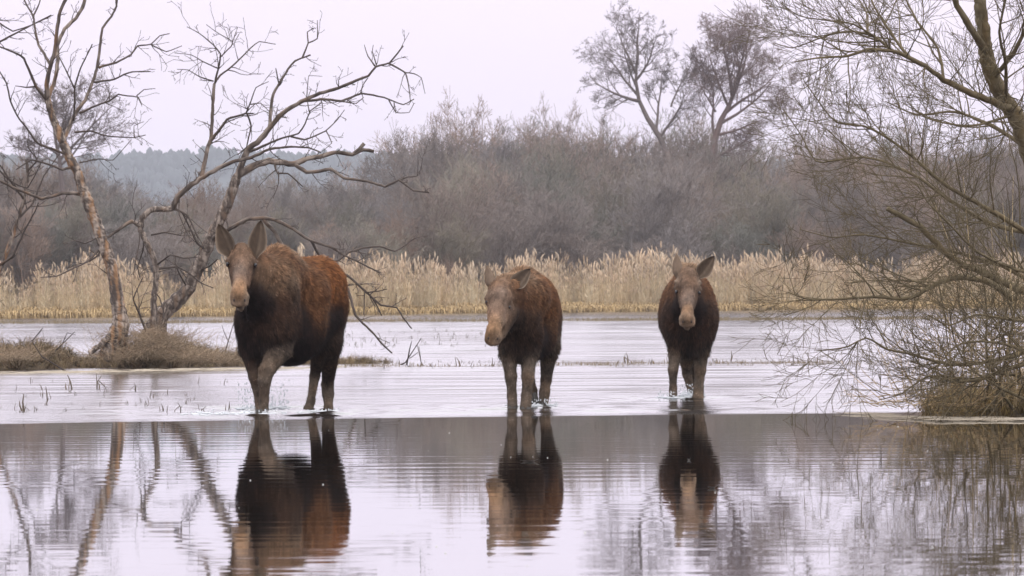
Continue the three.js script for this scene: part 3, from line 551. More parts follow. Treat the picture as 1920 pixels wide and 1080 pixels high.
// tangles of thin woody stems: drift litter at the tree feet, thicket under the willow
function tangle(n, size, up, c) {
  const B = new Build(true);
  for (let k = 0; k < n; k++) {
    const p = V(rnd(-1, 1) * size, rnd(0, 0.1), rnd(-1, 1) * size * 0.6), d = V(rnd(-1, 1), rnd(0, 1) * up, rnd(-1, 1)), g = rnd(0.6, 1.3);
    shoot(B, p, d, rnd(0.5, 1.4) * size, rnd(0.003, 0.006), { crook: 0.32, up: -0.03, kids: [2], spread: 0.8, segs: [6, 4], sides: [3, 3], min: 0.002 }, 0, c.map((q) => q * g));
  }
  return B.geometry();
}
{
  const P = [], Q = [];
  for (let k = 0; k < 120; k++) { const px = R() < 0.75 ? 285 + 100 * (R() + R() + R() - 1.5) : R() < 0.6 ? rnd(-80, 70) : rnd(390, 480), q = at(px, 680, 64.4 + rnd(-0.8, 0.7)); P.push({ x: q.x, y: isletH(q.x) * 0.6 + (px > 200 && px < 345 ? 0.4 * Math.pow(R(), 2.2) : 0), z: q.z, s: rnd(0.5, 1.1), ry: rnd(0, 6.28) }); }
  stuff('stem_litter', 'tangled dry stems heaped around the dead tree feet', 'litter', tangle(22, 0.36, 0.7, [0.30, 0.22, 0.145]), grassMat, P, () => { const k = rnd(0.55, 1.2); return [k, k, k]; });
  for (let k = 0; k < 46; k++) { const px = 1725 + 330 * Math.pow(R(), 0.8), q = at(px, 770, 37.6 + rnd(-0.7, 0.6)); Q.push({ x: q.x, y: 0.04 + 1.0 * Math.pow(R(), 1.1) * smooth(1715, 1880, px), z: q.z, s: rnd(0.8, 1.5), ry: rnd(0, 6.28) }); }
  stuff('stem_litter', 'dense thicket of thin tan shoots at the willow foot', 'litter', tangle(9, 0.42, 1.8, [0.42, 0.30, 0.16]), grassMat, Q, () => { const k = rnd(0.6, 1.3); return [k, k, k]; });
}
// tall single reed stalks in front of the willow
[[1752, 380, 1830, 600], [1806, 330, 1822, 560], [1900, 330, 1890, 620], [1880, 380, 1905, 640], [1765, 480, 1790, 760], [1858, 420, 1880, 760], [1916, 560, 1900, 770]].forEach(([x0, y0, x1, y1], k) => {
  const b = at(x1, 778, 36.9); b.y = 0.1; const B = new Build(), e = at(x0, y0, 36.9 + 0.2 * (k % 3)).sub(b), m = at(x1, y1, 36.9).sub(b).multiplyScalar(1);
  B.tube([V(0, 0, 0), m.clone().multiplyScalar(0.5), m, m.clone().lerp(e, 0.5).add(V(0.01, 0, 0)), e], [0.006, 0.0058, 0.005, 0.004, 0.002], 5);
  const o = thing('reed_stalk', ['tilted reed stalk highest up among the willow branches, leftmost of the tall ones', 'upright reed stalk crossing the broken willow limb', 'reed stalk reaching up near the right edge beside the willow stem', 'slanting reed stalk just left of the right picture edge', 'low reed stalk at the left end of the willow thicket', 'long reed stalk rising from the grass below the willow', 'short reed stalk in the corner by the right picture edge'][k], 'reed', b, 'single reed stalks in front of the willow');
  part(o, 'stem', B.geometry(), mat(0.46, 0.35, 0.19, 0.8));
  const L = new Build(); L.ribbon([m.clone().multiplyScalar(0.7), m.clone().multiplyScalar(0.8).add(V(0.1, 0.08, 0)), m.clone().multiplyScalar(0.85).add(V(0.24, -0.02, 0.04))], [0.005, 0.006, 0.001], V(0, 0.3, 0.95)); part(o, 'leaf', L.geometry(), mat(0.48, 0.37, 0.21, 0.8, { side: THREE.DoubleSide }));
});
// fallen and standing dead sticks on the islet
[['forked dead stick leaning up from the water near the left edge', [[130, 697], [78, 668], [60, 640]], [[60, 640], [80, 615], [72, 628]]],
 ['forked dead stick leaning to the right beside the left dead tree', [[66, 690], [98, 664], [140, 622]], [[118, 642], [126, 624], [142, 628]]],
 ['grey bent stick resting across the left end of the islet', [[-20, 662], [30, 652], [92, 660], [126, 676]], [[30, 652], [44, 640], [50, 630]]],
 ['thin bent stick arching from the water right of the big moose', [[742, 682], [760, 680], [790, 634]], [[783, 648], [790, 682], [786, 650]]],
 ['pair of dry stalks crossing low at the right tip of the islet', [[762, 683], [768, 655], [772, 640]], [[768, 672], [778, 665], [784, 660]]],
 ['slim dead stick standing between the islet and the big moose', [[414, 672], [428, 640], [438, 606]], [[428, 640], [420, 622], [416, 610]]],
].forEach(([label, main, side]) => {
  const b = ground(main[0][0], Math.max(684, main[0][1])), dep = -b.z, o = thing('dead_stick', label, 'stick', b, 'dead sticks around the islet');
  const line = (pts) => pts.map(([x, y], k) => at(x, y, dep - 0.12 * k).sub(b));
  const M = new Build(true), a = line(main), s = line(side); a[0].y = -0.03;
  M.tube(a, a.map((q, k) => lerp(0.016, 0.006, k / (a.length - 1))), 6, deadTone); part(o, 'stem', M.geometry(), barkMat);
  const S = new Build(true); S.tube(s, s.map((q, k) => 0.008 - 0.002 * k), 5, deadTone); part(o, 'fork', S.geometry(), barkMat);
});
// stubble standing in the water
{
  const P = [[], [], []], Q = [], put = (q, h) => P[Math.floor(R() * 3)].push({ x: q.x, y: 0, z: q.z, s: h, ry: rnd(0, 6.28), rx: rnd(-0.25, 0.25), rz: rnd(-0.35, 0.35) });
  for (let k = 0; k < 75; k++) put(ground(rnd(-60, 440), 715 + 62 * Math.pow(R(), 1.1)), rnd(0.02, 0.10) * (R() < 0.12 ? 2 : 1));
  for (let k = 0; k < 330; k++) { const px = rnd(640, 1900); put(ground(px, 684 - 0.006 * (px - 900) + rnd(-5, 5)), rnd(0.02, 0.07) * (R() < 0.08 ? 2.6 : 1)); }
  for (let k = 0; k < 110; k++) put(ground(rnd(640, 920), rnd(620, 652)), rnd(0.03, 0.13));
  [0, 1, 2].forEach((v) => { const B = new Build(true), b = [0.1, -0.28, 0.45][v]; B.tube([V(0, -0.3, 0), V(b * 0.2, 0.5, 0), V(b, 1, 0.05)], [0.06, 0.05, 0.025], 4, [0.12, 0.092, 0.065]); if (v) B.tube([V(0.05, -0.3, 0.4), V(0.1, 0.3, 0.4), V(-0.2 * b, 0.62, 0.4)], [0.06, 0.045, 0.02], 4, [0.15, 0.11, 0.075]); if (v == 2) B.tube([V(b * 0.5, 0.6, 0), V(0.7, 0.1, 0), V(0.9, -0.3, 0)], [0.04, 0.035, 0.03], 4, [0.13, 0.10, 0.07]);
    stuff('water_stubble', ['straight short dark stalks poking out of the flood water', 'paired short dark stalks poking out of the flood water', 'broken bent stalks poking out of the flood water'][v], 'stubble', B.geometry(), grassMat, P[v]); });
  const C = new Build(true); for (let k = 0; k < 12; k++) { const x = rnd(-0.6, 0.6), z = rnd(-0.8, 0.8), h = rnd(0.04, 0.17), b = rnd(-0.1, 0.1); C.ribbon([V(x, -0.02, z), V(x + b * 0.5, h, z), V(x + b * 2, h * 0.9, z)], [0.012, 0.01, 0.004], V(1, 0, 0), [0.24, 0.185, 0.11]); }
  for (let k = 0; k < 1700; k++) { const px = rnd(-250, 2150), q = ground(px, 607 - 0.0052 * px + rnd(-1.6, 1.6)); if (noise(q.x * 0.35, 2, 1) < rnd(-0.9, -0.1)) continue; Q.push({ x: q.x, y: 0, z: q.z, s: rnd(0.5, 1.1), ry: rnd(0, 6.28) }); }
  for (let k = 0; k < 420; k++) { const px = 640 + 1300 * R(), q = ground(px, 685 - 0.006 * (px - 900) + (R() + R() - 1) * 4); if (noise(q.x * 0.8, 5, 1) < rnd(-0.6, 0.2)) continue; Q.push({ x: q.x, y: 0, z: q.z, s: rnd(0.15, 0.42), ry: rnd(0, 6.28) }); }
  const F = new Build(true); for (let k = 0; k < 9; k++) { const a = rnd(-0.5, 0.5), x = rnd(-0.2, 0.2), z = rnd(-0.12, 0.12), l = rnd(0.06, 0.2); F.ribbon([V(x - l * Math.cos(a), 0.022, z - l * Math.sin(a)), V(x, 0.028, z), V(x + l * Math.cos(a), 0.022, z + l * Math.sin(a))], [0.004, 0.007, 0.004], V(-Math.sin(a), -0.4, Math.cos(a)), ((g) => [0.33 * g, 0.28 * g, 0.215 * g])(rnd(0.5, 1.1))); }
  const J = []; for (let k = 0; k < 150; k++) { const px = rnd(-40, 640), q = ground(px, 701 - 0.018 * px + rnd(-1.5, 2.5)); J.push({ x: q.x, y: 0, z: q.z, s: rnd(0.5, 1), ry: rnd(-0.3, 0.3) }); }
  for (let k = 0; k < 110; k++) { const px = 1990 - 400 * Math.pow(R(), 1.5), q = ground(px, 776 + 12 * smooth(1560, 1800, px) + rnd(-2.5, 2.5)); J.push({ x: q.x, y: 0, z: q.z, s: rnd(0.3, 0.8), ry: rnd(-0.3, 0.3) }); }
  stuff('floating_straw', 'pale straw washed up along the banks', 'straw', F.geometry(), grassMat, J);
  stuff('water_stubble', 'low line of drowned grass tips across the far water', 'stubble', C.geometry(), grassMat, Q);
}

// ---------------------------------------------------------------- moose
// bodies are smooth unions of tapered capsules, meshed as one skin (surface nets)
function skin(prims, cell) {
  const lo = V(1e9, 1e9, 1e9), hi = V(-1e9, -1e9, -1e9);
  for (const p of prims) for (const [c, r] of [[p.a, p.ra], [p.b, p.rb]]) { lo.min(V(c.x - r, c.y - r, c.z - r)); hi.max(V(c.x + r, c.y + r, c.z + r)); }
  lo.addScalar(-0.06); hi.addScalar(0.06);
  const n = [0, 1, 2].map((k) => Math.ceil((hi.getComponent(k) - lo.getComponent(k)) / cell) + 1), [nx, ny, nz] = n, f = new Float32Array(nx * ny * nz).fill(0.3);
  const cap = (p, x, y, z) => {
    const bx = p.b.x - p.a.x, by = p.b.y - p.a.y, bz = p.b.z - p.a.z, qx = x - p.a.x, qy = y - p.a.y, qz = z - p.a.z, l2 = bx * bx + by * by + bz * bz, t = l2 ? clamp((qx * bx + qy * by + qz * bz) / l2) : 0;
    return Math.hypot(qx - bx * t, qy - by * t, qz - bz * t) - (p.ra + (p.rb - p.ra) * t);
  };
  for (const p of prims) {
    const m = Math.max(p.ra, p.rb) + p.k + 0.05, i0 = [], i1 = [];
    for (let k = 0; k < 3; k++) { const a = Math.min(p.a.getComponent(k), p.b.getComponent(k)) - m, b = Math.max(p.a.getComponent(k), p.b.getComponent(k)) + m; i0.push(Math.max(0, Math.floor((a - lo.getComponent(k)) / cell))); i1.push(Math.min(n[k] - 1, Math.ceil((b - lo.getComponent(k)) / cell))); }
    for (let z = i0[2]; z <= i1[2]; z++) for (let y = i0[1]; y <= i1[1]; y++) for (let x = i0[0]; x <= i1[0]; x++) {
      const at = (z * ny + y) * nx + x, d = cap(p, lo.x + x * cell, lo.y + y * cell, lo.z + z * cell), e = f[at];
      if (p.cut) { const h = clamp(0.5 - 0.5 * (e + d) / p.k); f[at] = e + (-d - e) * h + p.k * h * (1 - h); }
      else { const h = clamp(0.5 + 0.5 * (e - d) / p.k); f[at] = e + (d - e) * h - p.k * h * (1 - h); }
    }
  }
  const vid = new Int32Array(nx * ny * nz).fill(-1), pos = [], idx = [];
  const C = []; for (let k = 0; k < 8; k++) C.push([k & 1, k >> 1 & 1, k >> 2 & 1]);
  const E = []; for (let a = 0; a < 8; a++) for (let k = 0; k < 3; k++) if (!(a >> k & 1)) E.push([a, a | 1 << k]);
  for (let z = 0; z < nz - 1; z++) for (let y = 0; y < ny - 1; y++) for (let x = 0; x < nx - 1; x++) {
    const b = (z * ny + y) * nx + x, v = C.map(([i, j, k]) => f[b + i + j * nx + k * nx * ny]); let neg = 0; for (const q of v) neg += q < 0; if (!neg || neg === 8) continue;
    let sx = 0, sy = 0, sz = 0, c = 0;
    for (const [p, q] of E) if ((v[p] < 0) !== (v[q] < 0)) { const t = v[p] / (v[p] - v[q]); sx += lerp(C[p][0], C[q][0], t); sy += lerp(C[p][1], C[q][1], t); sz += lerp(C[p][2], C[q][2], t); c++; }
    vid[b] = pos.length / 3; pos.push(lo.x + (x + sx / c) * cell, lo.y + (y + sy / c) * cell, lo.z + (z + sz / c) * cell);
  }
  const st = [1, nx, nx * ny];
  for (let z = 1; z < nz - 1; z++) for (let y = 1; y < ny - 1; y++) for (let x = 1; x < nx - 1; x++) {
    const b = (z * ny + y) * nx + x, a = f[b] < 0;
    for (let k = 0; k < 3; k++) if (a !== (f[b + st[k]] < 0)) {
      const u = st[(k + 1) % 3], w = st[(k + 2) % 3], q = [vid[b], vid[b - u], vid[b - u - w], vid[b - w]]; if (q.some((i) => i < 0)) continue;
      a ? idx.push(q[0], q[1], q[2], q[0], q[2], q[3]) : idx.push(q[0], q[2], q[1], q[0], q[3], q[2]);
    }
  }
  return { pos, idx, cap };
}
const COAT = { brown: [0.090, 0.042, 0.020], red: [0.125, 0.050, 0.018], dark: [0.010, 0.0055, 0.005], hump: [0.130, 0.083, 0.052], face: [0.115, 0.076, 0.052], brow: [0.100, 0.060, 0.038], muzzle: [0.235, 0.140, 0.078], lip: [0.19, 0.145, 0.11], leg: [0.078, 0.058, 0.043], thigh: [0.034, 0.020, 0.014], bridge: [0.15, 0.107, 0.082], pale: [0.26, 0.2, 0.15] };  // thigh: dark leg coat, also used for shade painted on the cheeks
const furMat = new THREE.MeshPhysicalMaterial({ color: 0xffffff, roughness: 0.9, specularIntensity: 0.25, vertexColors: true }), eyeMat = new THREE.MeshPhysicalMaterial({ color: new THREE.Color().setRGB(0.006, 0.004, 0.004), roughness: 0.08 }), hoofMat = mat(0.03, 0.025, 0.02, 0.5), noseMat = mat(0.035, 0.02, 0.016, 0.6);
function moose(m) {
  const water = ground(m.cx, m.cy), D = -water.z, S = FPX / D, L = (p) => at(p[0], p[1], D - (p[2] ?? 0)).sub(water);
  const t = thing('moose', m.label, 'moose', water, 'moose wading in line');
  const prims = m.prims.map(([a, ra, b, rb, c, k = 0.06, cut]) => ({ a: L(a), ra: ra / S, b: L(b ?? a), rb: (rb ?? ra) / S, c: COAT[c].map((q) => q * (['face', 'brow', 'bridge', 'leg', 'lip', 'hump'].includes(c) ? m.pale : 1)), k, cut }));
  const { pos, idx, cap } = skin(prims, 0.0105), nv = pos.length / 3, col = new Float32Array(nv * 3);
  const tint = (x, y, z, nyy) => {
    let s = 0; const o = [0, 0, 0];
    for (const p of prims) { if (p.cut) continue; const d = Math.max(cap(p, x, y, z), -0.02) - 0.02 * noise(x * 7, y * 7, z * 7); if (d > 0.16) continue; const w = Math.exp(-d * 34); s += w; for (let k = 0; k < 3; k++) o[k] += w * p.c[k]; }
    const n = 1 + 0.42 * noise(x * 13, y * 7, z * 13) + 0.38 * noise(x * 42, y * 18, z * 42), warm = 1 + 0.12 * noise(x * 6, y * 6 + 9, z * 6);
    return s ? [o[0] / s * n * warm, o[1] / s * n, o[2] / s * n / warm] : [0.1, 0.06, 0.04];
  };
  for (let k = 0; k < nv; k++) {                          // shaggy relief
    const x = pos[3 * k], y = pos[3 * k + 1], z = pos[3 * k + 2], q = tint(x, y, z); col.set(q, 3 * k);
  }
  // ears: cupped leaves with thickness, part of the same skin
  const P = [...pos], I = [...idx], Cc = [...col];
  for (const [b, e, wide, face, roll = 0] of m.ears) {
    const A = L(b), T = L(e), ax = T.clone().sub(A), len = ax.length(); ax.normalize();
    const nrm = V(...face); nrm.addScaledVector(ax, -nrm.dot(ax)).normalize(); const sd = V(0, 0, 0).crossVectors(ax, nrm), w = wide / S / 2, nu = 8, nvv = 12;
    for (const side of [0, 1]) {
      const base = P.length / 3;
      for (let j = 0; j <= nvv; j++) for (let i = 0; i <= nu; i++) {
        const v = j / nvv, u = i / nu * 2 - 1, prof = Math.pow(Math.sin(Math.PI * Math.pow(clamp(v * 0.93 + 0.07), 0.72)), 0.72) * (v > 0.98 ? 0.25 : 1) * (0.45 + 0.55 * smooth(0, 0.3, v) ), hw = w * prof;
        const cup = (0.75 - 0.55 * v) * w * (u * u) + (side ? -0.010 - 0.35 * w * (1 - u * u) * (1 - v) : 0), tipback = -0.10 * len * v * v;
        const q = A.clone().addScaledVector(ax, (v - 0.04) * len).addScaledVector(sd, u * hw).addScaledVector(nrm, cup + tipback);
        P.push(q.x, q.y, q.z);
        const rim = smooth(0.7, 1, Math.abs(u)), n = 1 + 0.35 * noise(q.x * 40, q.y * 30, q.z * 40), c = side ? [0, 1, 2].map((k) => lerp(COAT.face[k], COAT.pale[k], 0.35)) : [0, 1, 2].map((k) => lerp([0.06, 0.042, 0.03][k], COAT.pale[k], rim * 0.7 + 0.25 * smooth(0.3, 0.0, Math.abs(u - 0.3))));
        Cc.push(c[0] * n, c[1] * n, c[2] * n);
      }
      for (let j = 0; j < nvv; j++) for (let i = 0; i < nu; i++) { const a = base + j * (nu + 1) + i, d = a + nu + 1; side ? I.push(a, d, a + 1, a + 1, d, d + 1) : I.push(a, a + 1, d, a + 1, d + 1, d); }
    }
  }
  const g = new THREE.BufferGeometry(); g.setAttribute('position', new THREE.Float32BufferAttribute(P, 3)); g.setAttribute('color', new THREE.Float32BufferAttribute(Cc, 3)); g.setIndex(I); g.computeVertexNormals();
  part(t, 'body', g, furMat);
  // coat: short hairs laid along the body, longer on hump, throat and belly
  const N = g.attributes.normal, Fp = [], Fc = [], Fi = [], head = L(m.head), tri = idx.length / 3;
  for (let k = 0; k < m.hairs; k++) {
    const f = Math.floor(R() * tri) * 3, a = idx[f], x = pos[3 * a] + rnd(-.008, .008), y = pos[3 * a + 1] + rnd(-.008, .008), z = pos[3 * a + 2] + rnd(-.008, .008), n = V(N.getX(a), N.getY(a), N.getZ(a));
    const hd = Math.hypot(x - head.x, y - head.y, z - head.z), isHead = hd < 0.42, legy = y < m.belly, q = [col[3 * a], col[3 * a + 1], col[3 * a + 2]];
    const long = isHead ? 0.008 : legy ? 0.012 : 0.028 + 0.045 * smooth(0.25, -0.9, n.y) * smooth(m.belly + 0.5, m.belly, y) + 0.018 * smooth(0.2, 0.9, n.y);
    const flow = V(m.back[0], -0.9, m.back[1]); flow.addScaledVector(n, -flow.dot(n)).normalize().addScaledVector(n, rnd(0.12, 0.4)).add(V(rnd(-.25, .25), rnd(-.25, .25), rnd(-.25, .25))).normalize();
    const s = V(0, 0, 0).crossVectors(flow, n).normalize().multiplyScalar(rnd(0.0025, 0.0055)), len = long * rnd(0.7, 1.5), b = Fp.length / 3, gain = rnd(0.45, 1.8) * (1 + 0.7 * noise(x * 26, y * 12, z * 26));
    Fp.push(x - s.x, y - s.y, z - s.z, x + s.x, y + s.y, z + s.z, x + flow.x * len, y + flow.y * len, z + flow.z * len); Fi.push(b, b + 1, b + 2);
    for (let j = 0; j < 3; j++) Fc.push(q[0] * gain, q[1] * gain, q[2] * gain);
  }
  const h = new THREE.BufferGeometry(); h.setAttribute('position', new THREE.Float32BufferAttribute(Fp, 3)); h.setAttribute('color', new THREE.Float32BufferAttribute(Fc, 3)); h.setIndex(Fi); h.computeVertexNormals();
  part(t, 'fur', h, furMat, { kind: 'stuff' });
  const ball = (name, p, r, mt, sx = 1, sy = 1, sz = 1) => { const q = new THREE.SphereGeometry(r / S, 14, 10); q.scale(sx, sy, sz); const c = L(p); q.translate(c.x, c.y, c.z); part(t, name, q, mt); };
  for (const e of m.eyes) ball('eye', e, e[3] ?? 3.6, eyeMat, 0.9, 1.05, 0.9);
  for (const e of m.nostrils) ball('nostril', e, 2.4, noseMat, 0.75, 1.2, 0.8);
  for (const e of m.mouth ?? []) ball('mouth', e, 3, noseMat, 1.9, 0.55, 0.8);
  for (const [x, y, z] of m.hooves) {                       // two toes
    const B = new Build(), c = L([x, y, z]);
    for (const s of [-1, 1]) B.tube([V(c.x + s * 0.012, c.y + 0.06, c.z - 0.02), V(c.x + s * 0.022, c.y + 0.02, c.z + 0.01), V(c.x + s * 0.026, c.y - 0.035, c.z + 0.04), V(c.x + s * 0.02, c.y - 0.05, c.z + 0.075)], [0.02, 0.03, 0.036, 0.012], 9);
    part(t, 'hoof', B.geometry(), hoofMat);
  }
  return t;
}
moose({
  cx: 540, cy: 772, label: 'largest moose, dark brown cow with upright ears, left of the three', head: [453, 515, .8], belly: 0.60, back: [0.4, -0.75], hairs: 60000, pale: 1.2,
  prims: [
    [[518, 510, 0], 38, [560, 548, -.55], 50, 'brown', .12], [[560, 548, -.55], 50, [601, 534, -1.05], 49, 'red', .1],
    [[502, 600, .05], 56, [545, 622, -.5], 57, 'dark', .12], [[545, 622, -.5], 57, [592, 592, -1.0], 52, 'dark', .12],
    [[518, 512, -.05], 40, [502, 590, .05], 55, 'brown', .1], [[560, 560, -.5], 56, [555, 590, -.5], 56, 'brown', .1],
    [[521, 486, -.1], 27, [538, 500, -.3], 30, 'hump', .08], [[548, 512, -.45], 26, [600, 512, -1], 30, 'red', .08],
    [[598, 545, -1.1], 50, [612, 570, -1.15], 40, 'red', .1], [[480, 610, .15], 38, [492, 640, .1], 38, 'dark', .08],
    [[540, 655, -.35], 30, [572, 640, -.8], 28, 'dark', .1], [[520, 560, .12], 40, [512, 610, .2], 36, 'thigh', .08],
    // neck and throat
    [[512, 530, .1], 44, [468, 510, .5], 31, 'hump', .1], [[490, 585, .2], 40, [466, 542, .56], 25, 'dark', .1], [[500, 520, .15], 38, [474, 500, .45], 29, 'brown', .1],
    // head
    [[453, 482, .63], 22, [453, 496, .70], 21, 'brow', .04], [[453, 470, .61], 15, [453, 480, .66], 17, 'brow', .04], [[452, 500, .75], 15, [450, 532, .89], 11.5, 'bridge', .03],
    [[438, 503, .68], 10, [441, 534, .81], 7, 'thigh', .03], [[467, 504, .68], 10, [461, 534, .81], 8, 'thigh', .03],  // cheeks: shadow at the sides of the face, painted as darker coat
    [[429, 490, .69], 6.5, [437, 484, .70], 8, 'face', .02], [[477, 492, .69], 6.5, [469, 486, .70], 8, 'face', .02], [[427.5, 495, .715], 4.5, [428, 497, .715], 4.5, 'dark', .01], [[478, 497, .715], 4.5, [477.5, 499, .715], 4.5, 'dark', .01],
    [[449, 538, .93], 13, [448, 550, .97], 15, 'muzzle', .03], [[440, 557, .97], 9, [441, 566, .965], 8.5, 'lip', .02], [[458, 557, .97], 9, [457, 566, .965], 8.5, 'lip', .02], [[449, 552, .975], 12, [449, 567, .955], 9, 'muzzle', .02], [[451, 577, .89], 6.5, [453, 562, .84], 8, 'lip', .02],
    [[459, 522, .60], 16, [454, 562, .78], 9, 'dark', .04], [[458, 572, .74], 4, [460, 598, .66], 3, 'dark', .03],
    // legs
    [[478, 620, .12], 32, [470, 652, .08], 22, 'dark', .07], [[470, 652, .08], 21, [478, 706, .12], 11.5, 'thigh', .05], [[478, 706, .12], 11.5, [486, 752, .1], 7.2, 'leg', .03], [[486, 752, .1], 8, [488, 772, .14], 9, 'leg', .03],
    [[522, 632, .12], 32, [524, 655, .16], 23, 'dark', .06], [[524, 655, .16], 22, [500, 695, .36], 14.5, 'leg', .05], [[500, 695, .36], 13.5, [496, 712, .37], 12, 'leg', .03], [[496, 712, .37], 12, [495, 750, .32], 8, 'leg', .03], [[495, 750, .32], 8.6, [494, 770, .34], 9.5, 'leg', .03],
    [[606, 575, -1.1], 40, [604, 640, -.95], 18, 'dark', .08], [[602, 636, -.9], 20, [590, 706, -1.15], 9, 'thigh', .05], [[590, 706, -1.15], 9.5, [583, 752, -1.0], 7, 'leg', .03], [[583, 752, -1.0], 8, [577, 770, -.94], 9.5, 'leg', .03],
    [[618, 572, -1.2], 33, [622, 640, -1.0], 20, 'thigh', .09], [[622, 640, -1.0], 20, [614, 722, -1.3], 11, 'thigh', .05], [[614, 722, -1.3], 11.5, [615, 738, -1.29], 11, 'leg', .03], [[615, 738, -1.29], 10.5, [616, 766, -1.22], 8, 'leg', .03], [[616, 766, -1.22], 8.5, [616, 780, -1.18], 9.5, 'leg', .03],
  ],
  ears: [[[434, 480, .64], [407, 417, .6], 37, [-0.25, 0, 1]], [[478, 482, .62], [490, 409, .56], 36, [0.12, 0, 1]]],
  eyes: [[427, 495, .737, 3.6], [478.5, 497, .737, 3.6]], nostrils: [[439, 563, 1.018], [459, 563, 1.018]], mouth: [[450, 577, .95]],
  hooves: [[488, 776, .16], [494, 774, .36], [577, 776, -.92], [616, 786, -1.16]],
});
moose({
  cx: 985, cy: 766, label: 'middle moose with head lowered and turned to the left', head: [936, 580, .85], belly: 0.52, back: [0.25, -0.85], hairs: 48000, pale: 1.32,
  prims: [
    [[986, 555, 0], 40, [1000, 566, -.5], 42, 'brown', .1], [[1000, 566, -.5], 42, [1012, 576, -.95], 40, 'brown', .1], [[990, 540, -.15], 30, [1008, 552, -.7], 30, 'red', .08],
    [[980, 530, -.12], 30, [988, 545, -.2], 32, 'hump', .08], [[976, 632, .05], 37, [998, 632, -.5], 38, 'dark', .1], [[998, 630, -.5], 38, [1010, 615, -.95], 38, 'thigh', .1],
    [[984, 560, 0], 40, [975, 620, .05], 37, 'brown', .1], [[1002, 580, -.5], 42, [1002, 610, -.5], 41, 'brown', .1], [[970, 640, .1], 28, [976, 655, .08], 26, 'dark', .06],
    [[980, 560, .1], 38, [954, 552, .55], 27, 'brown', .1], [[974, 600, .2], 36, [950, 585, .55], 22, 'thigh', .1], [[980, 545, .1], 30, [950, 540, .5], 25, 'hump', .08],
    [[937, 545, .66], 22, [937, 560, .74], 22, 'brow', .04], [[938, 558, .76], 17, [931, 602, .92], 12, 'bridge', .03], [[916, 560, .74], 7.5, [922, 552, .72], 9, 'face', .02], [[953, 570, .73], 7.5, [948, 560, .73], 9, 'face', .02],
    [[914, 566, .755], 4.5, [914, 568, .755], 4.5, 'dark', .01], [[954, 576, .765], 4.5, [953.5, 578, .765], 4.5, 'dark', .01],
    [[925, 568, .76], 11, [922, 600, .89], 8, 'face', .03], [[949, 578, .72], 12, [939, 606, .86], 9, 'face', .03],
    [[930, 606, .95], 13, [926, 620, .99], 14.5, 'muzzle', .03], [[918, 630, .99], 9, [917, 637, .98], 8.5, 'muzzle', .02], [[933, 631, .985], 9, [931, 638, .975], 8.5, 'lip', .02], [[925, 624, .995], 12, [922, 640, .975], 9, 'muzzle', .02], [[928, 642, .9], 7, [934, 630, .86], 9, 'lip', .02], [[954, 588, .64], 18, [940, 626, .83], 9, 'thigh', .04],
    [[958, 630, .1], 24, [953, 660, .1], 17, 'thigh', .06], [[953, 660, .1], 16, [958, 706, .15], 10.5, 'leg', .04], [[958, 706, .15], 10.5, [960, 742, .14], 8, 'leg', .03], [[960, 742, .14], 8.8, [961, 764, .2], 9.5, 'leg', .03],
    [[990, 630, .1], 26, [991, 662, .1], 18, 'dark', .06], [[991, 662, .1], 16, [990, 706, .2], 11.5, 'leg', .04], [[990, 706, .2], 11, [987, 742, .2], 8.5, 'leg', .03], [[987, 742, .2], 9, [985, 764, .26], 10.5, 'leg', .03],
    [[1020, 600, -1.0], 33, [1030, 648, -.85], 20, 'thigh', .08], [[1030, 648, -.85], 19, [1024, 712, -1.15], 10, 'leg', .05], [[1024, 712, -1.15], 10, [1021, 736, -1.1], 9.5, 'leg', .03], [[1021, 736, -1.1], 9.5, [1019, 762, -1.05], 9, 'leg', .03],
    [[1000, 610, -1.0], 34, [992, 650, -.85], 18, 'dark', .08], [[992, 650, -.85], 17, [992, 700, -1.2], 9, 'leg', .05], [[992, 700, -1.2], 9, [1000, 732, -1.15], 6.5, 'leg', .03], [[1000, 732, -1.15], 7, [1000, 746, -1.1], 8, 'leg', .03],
  ],
  ears: [[[924, 540, .68], [912, 496, .62], 21, [-0.15, 0, -1]], [[962, 544, .62], [995, 501, .55], 32, [-0.2, 0.15, 1]]],
  eyes: [[954.5, 576, .787, 3.4], [913, 566, .777, 3]], nostrils: [[916, 634, 1.038], [933, 635, 1.03]], mouth: [[922, 645, 1.0]],
  hooves: [[961, 769, .22], [985, 769, .28], [1019, 766, -1.0], [1000, 748, -1.08]],
});
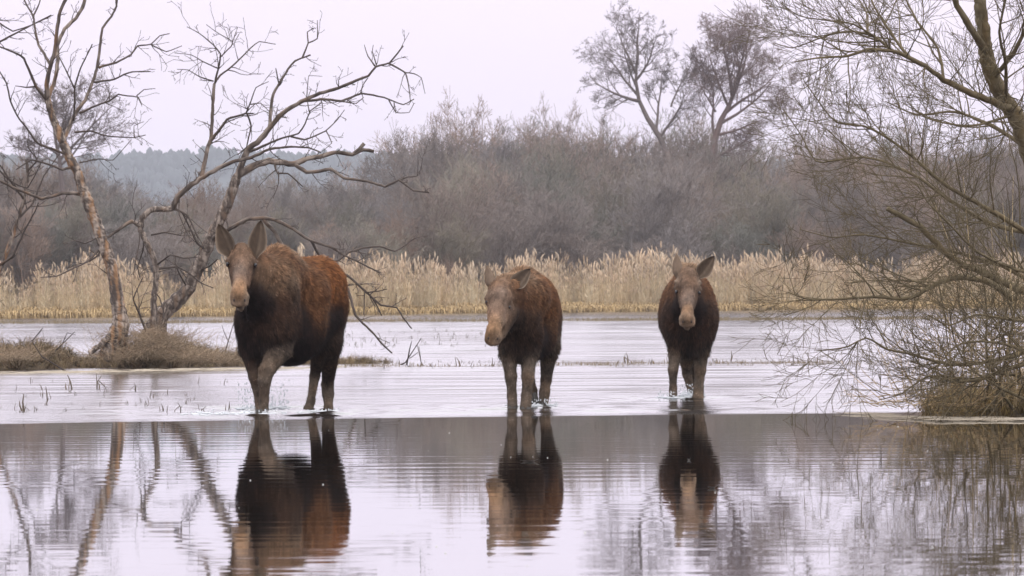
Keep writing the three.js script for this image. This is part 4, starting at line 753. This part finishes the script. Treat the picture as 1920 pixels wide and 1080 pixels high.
moose({
  cx: 1290, cy: 747, label: 'moose walking straight ahead with ears spread, rightmost of the three', head: [1290, 560, .82], belly: 0.50, back: [0.0, -0.9], hairs: 48000, pale: 1.22,
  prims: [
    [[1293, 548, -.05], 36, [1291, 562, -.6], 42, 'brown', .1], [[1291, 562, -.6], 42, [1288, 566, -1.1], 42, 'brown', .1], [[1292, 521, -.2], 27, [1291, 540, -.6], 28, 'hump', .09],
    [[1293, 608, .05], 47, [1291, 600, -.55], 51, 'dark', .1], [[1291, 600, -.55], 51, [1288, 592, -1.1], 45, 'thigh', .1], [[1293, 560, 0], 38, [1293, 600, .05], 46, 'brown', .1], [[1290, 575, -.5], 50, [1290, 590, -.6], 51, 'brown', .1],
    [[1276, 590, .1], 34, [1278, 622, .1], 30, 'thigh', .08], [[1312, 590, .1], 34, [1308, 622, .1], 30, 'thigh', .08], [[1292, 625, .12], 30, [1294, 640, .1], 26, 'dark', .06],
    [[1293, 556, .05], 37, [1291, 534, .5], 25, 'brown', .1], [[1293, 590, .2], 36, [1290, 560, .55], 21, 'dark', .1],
    [[1290, 521, .65], 20, [1290, 536, .72], 19, 'brow', .04], [[1290, 542, .76], 13.5, [1289, 577, .91], 9.8, 'bridge', .03], [[1277, 546, .71], 9, [1281, 575, .85], 6.5, 'thigh', .03], [[1303, 547, .71], 9, [1297, 575, .85], 6.5, 'thigh', .03],  // the two thigh-toned cheeks carry painted shadow, as on the largest moose
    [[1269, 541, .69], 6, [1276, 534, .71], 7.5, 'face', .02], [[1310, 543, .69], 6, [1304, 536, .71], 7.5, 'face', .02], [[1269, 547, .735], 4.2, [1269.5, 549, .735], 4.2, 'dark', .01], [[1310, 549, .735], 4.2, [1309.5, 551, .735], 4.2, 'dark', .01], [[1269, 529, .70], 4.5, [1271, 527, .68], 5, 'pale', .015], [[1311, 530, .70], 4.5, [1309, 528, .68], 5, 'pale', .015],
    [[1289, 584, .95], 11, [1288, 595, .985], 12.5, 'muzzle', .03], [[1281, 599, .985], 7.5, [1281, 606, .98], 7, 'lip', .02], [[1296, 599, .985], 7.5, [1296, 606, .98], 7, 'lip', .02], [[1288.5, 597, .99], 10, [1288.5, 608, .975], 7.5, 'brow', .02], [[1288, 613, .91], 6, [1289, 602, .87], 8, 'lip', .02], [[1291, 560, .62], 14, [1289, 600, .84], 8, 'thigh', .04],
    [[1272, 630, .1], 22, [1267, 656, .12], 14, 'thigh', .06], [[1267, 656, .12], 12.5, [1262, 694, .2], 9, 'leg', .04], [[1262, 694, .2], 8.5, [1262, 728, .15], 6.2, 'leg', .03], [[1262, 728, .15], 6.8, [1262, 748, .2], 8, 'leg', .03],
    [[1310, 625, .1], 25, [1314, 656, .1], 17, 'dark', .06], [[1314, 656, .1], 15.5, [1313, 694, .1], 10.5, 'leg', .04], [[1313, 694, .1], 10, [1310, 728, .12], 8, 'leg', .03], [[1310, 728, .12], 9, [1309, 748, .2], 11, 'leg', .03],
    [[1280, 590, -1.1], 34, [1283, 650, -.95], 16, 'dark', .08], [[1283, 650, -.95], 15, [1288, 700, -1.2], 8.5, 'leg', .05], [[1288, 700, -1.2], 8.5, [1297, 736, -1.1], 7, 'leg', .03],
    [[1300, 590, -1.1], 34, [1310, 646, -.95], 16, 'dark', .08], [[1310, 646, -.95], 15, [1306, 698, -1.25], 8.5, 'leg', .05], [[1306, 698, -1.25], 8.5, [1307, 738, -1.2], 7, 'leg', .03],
  ],
  ears: [[[1274, 520, .64], [1267, 474, .58], 20, [-0.25, 0, -1]], [[1308, 521, .64], [1341, 478, .6], 29, [0.2, 0.2, 1]]],
  eyes: [[1268.5, 547, .757, 3.2], [1310.5, 549, .757, 3.2]], nostrils: [[1280.5, 603, 1.03], [1296.5, 603, 1.03]], mouth: [[1288, 613, .965]],
  hooves: [[1262, 752, .22], [1309, 752, .22], [1298, 740, -1.05], [1307, 742, -1.15]],
});
// ---------------------------------------------------------------- splashes, specks afloat
const foam = new THREE.MeshPhysicalMaterial({ color: new THREE.Color().setRGB(0.86, 0.88, 0.9), roughness: 0.25, transmission: 0.55, thickness: 0, ior: 1.33 });
[[492, 768, .30, .26, 'white splash thrown up around the front hooves of the largest moose', 420], [440, 778, .55, .05, 'low spray running left from the splash of the largest moose', 130], [1019, 763, .16, .10, 'small splash at the right hind hoof of the middle moose', 40], [985, 764, .22, .05, 'thin foam at the front hooves of the middle moose', 40], [1268, 748, .22, .09, 'splash under the raised front leg of the rightmost moose', 150], [1297, 744, .16, .13, 'splash between the legs of the rightmost moose', 150], [597, 775, .24, .05, 'thin foam by the hind hooves of the largest moose', 46]].forEach(([px, py, wide, high, label, n]) => {
  const b = ground(px, py), P = [], I = [];
  const ico = new THREE.IcosahedronGeometry(1, 1), ip = ico.attributes.position;
  for (let k = 0; k < n; k++) {
    const a = rnd(0, 6.28), r = wide * Math.sqrt(R()) , up = high * Math.pow(R(), 1.8) * (0.4 + r / wide * 0.8), s = rnd(0.0025, 0.009) * (1 + 1.2 * (up < 0.02)), base = P.length / 3, st = rnd(0.9, 2.2);
    for (let j = 0; j < ip.count; j++) P.push(Math.cos(a) * r + ip.getX(j) * s * (up < 0.02 ? 2.2 : 1), up + s * 0.5 + ip.getY(j) * s * (up < 0.02 ? 0.6 : st), Math.sin(a) * r * 0.7 + ip.getZ(j) * s);
    for (let j = 0; j < ip.count; j++) I.push(base + j);
  }
  const g = new THREE.BufferGeometry(); g.setAttribute('position', new THREE.Float32BufferAttribute(P, 3)); g.setIndex(I); g.computeVertexNormals();
  const o = light(new THREE.Mesh(g, foam)); o.name = numbered('splash'); o.position.copy(b); o.userData = { label, category: 'splash', group: 'splashes at the hooves' }; scene.add(o);
});
{
  const curl = (label, px, py, w, c) => { const B = new Build(), b = ground(px, py); B.ribbon([V(-w, 0.012, 0), V(-w * 0.3, 0.004, 0.01), V(w * 0.4, 0.006, 0), V(w, 0.02, -0.01)], [0.006, 0.035, 0.03, 0.004], V(0, 0.15, 1)); const o = light(new THREE.Mesh(B.geometry(), mat(...c, 0.6, { side: THREE.DoubleSide }))); o.name = numbered('floating_leaf'); o.position.copy(b); o.userData = { label, category: 'leaf', group: 'leaves afloat on the calm water' }; scene.add(o); };
  curl('pale curled leaf floating in the reflection of the middle moose', 993, 866, 0.065, [0.75, 0.72, 0.68]);
  curl('small pale leaf floating at the reflection of the rightmost moose', 1336, 916, 0.03, [0.7, 0.68, 0.66]);
  curl('tiny pale leaf floating below the rightmost moose', 1292, 863, 0.014, [0.7, 0.68, 0.66]);
  const P = []; for (let k = 0; k < 55; k++) { const q = ground(rnd(0, 1920), 800 + 270 * Math.pow(R(), 1.4)); P.push({ x: q.x, y: 0.003, z: q.z, s: rnd(0.0015, 0.0035), ry: 0 }); }
  const g = new THREE.IcosahedronGeometry(1, 1); g.scale(1.6, 0.8, 1.2);
  stuff('water_specks', 'scattered pale specks drifting on the calm water', 'specks', g, mat(0.75, 0.73, 0.7, 0.5), P);
}
renderer.render(scene, camera);
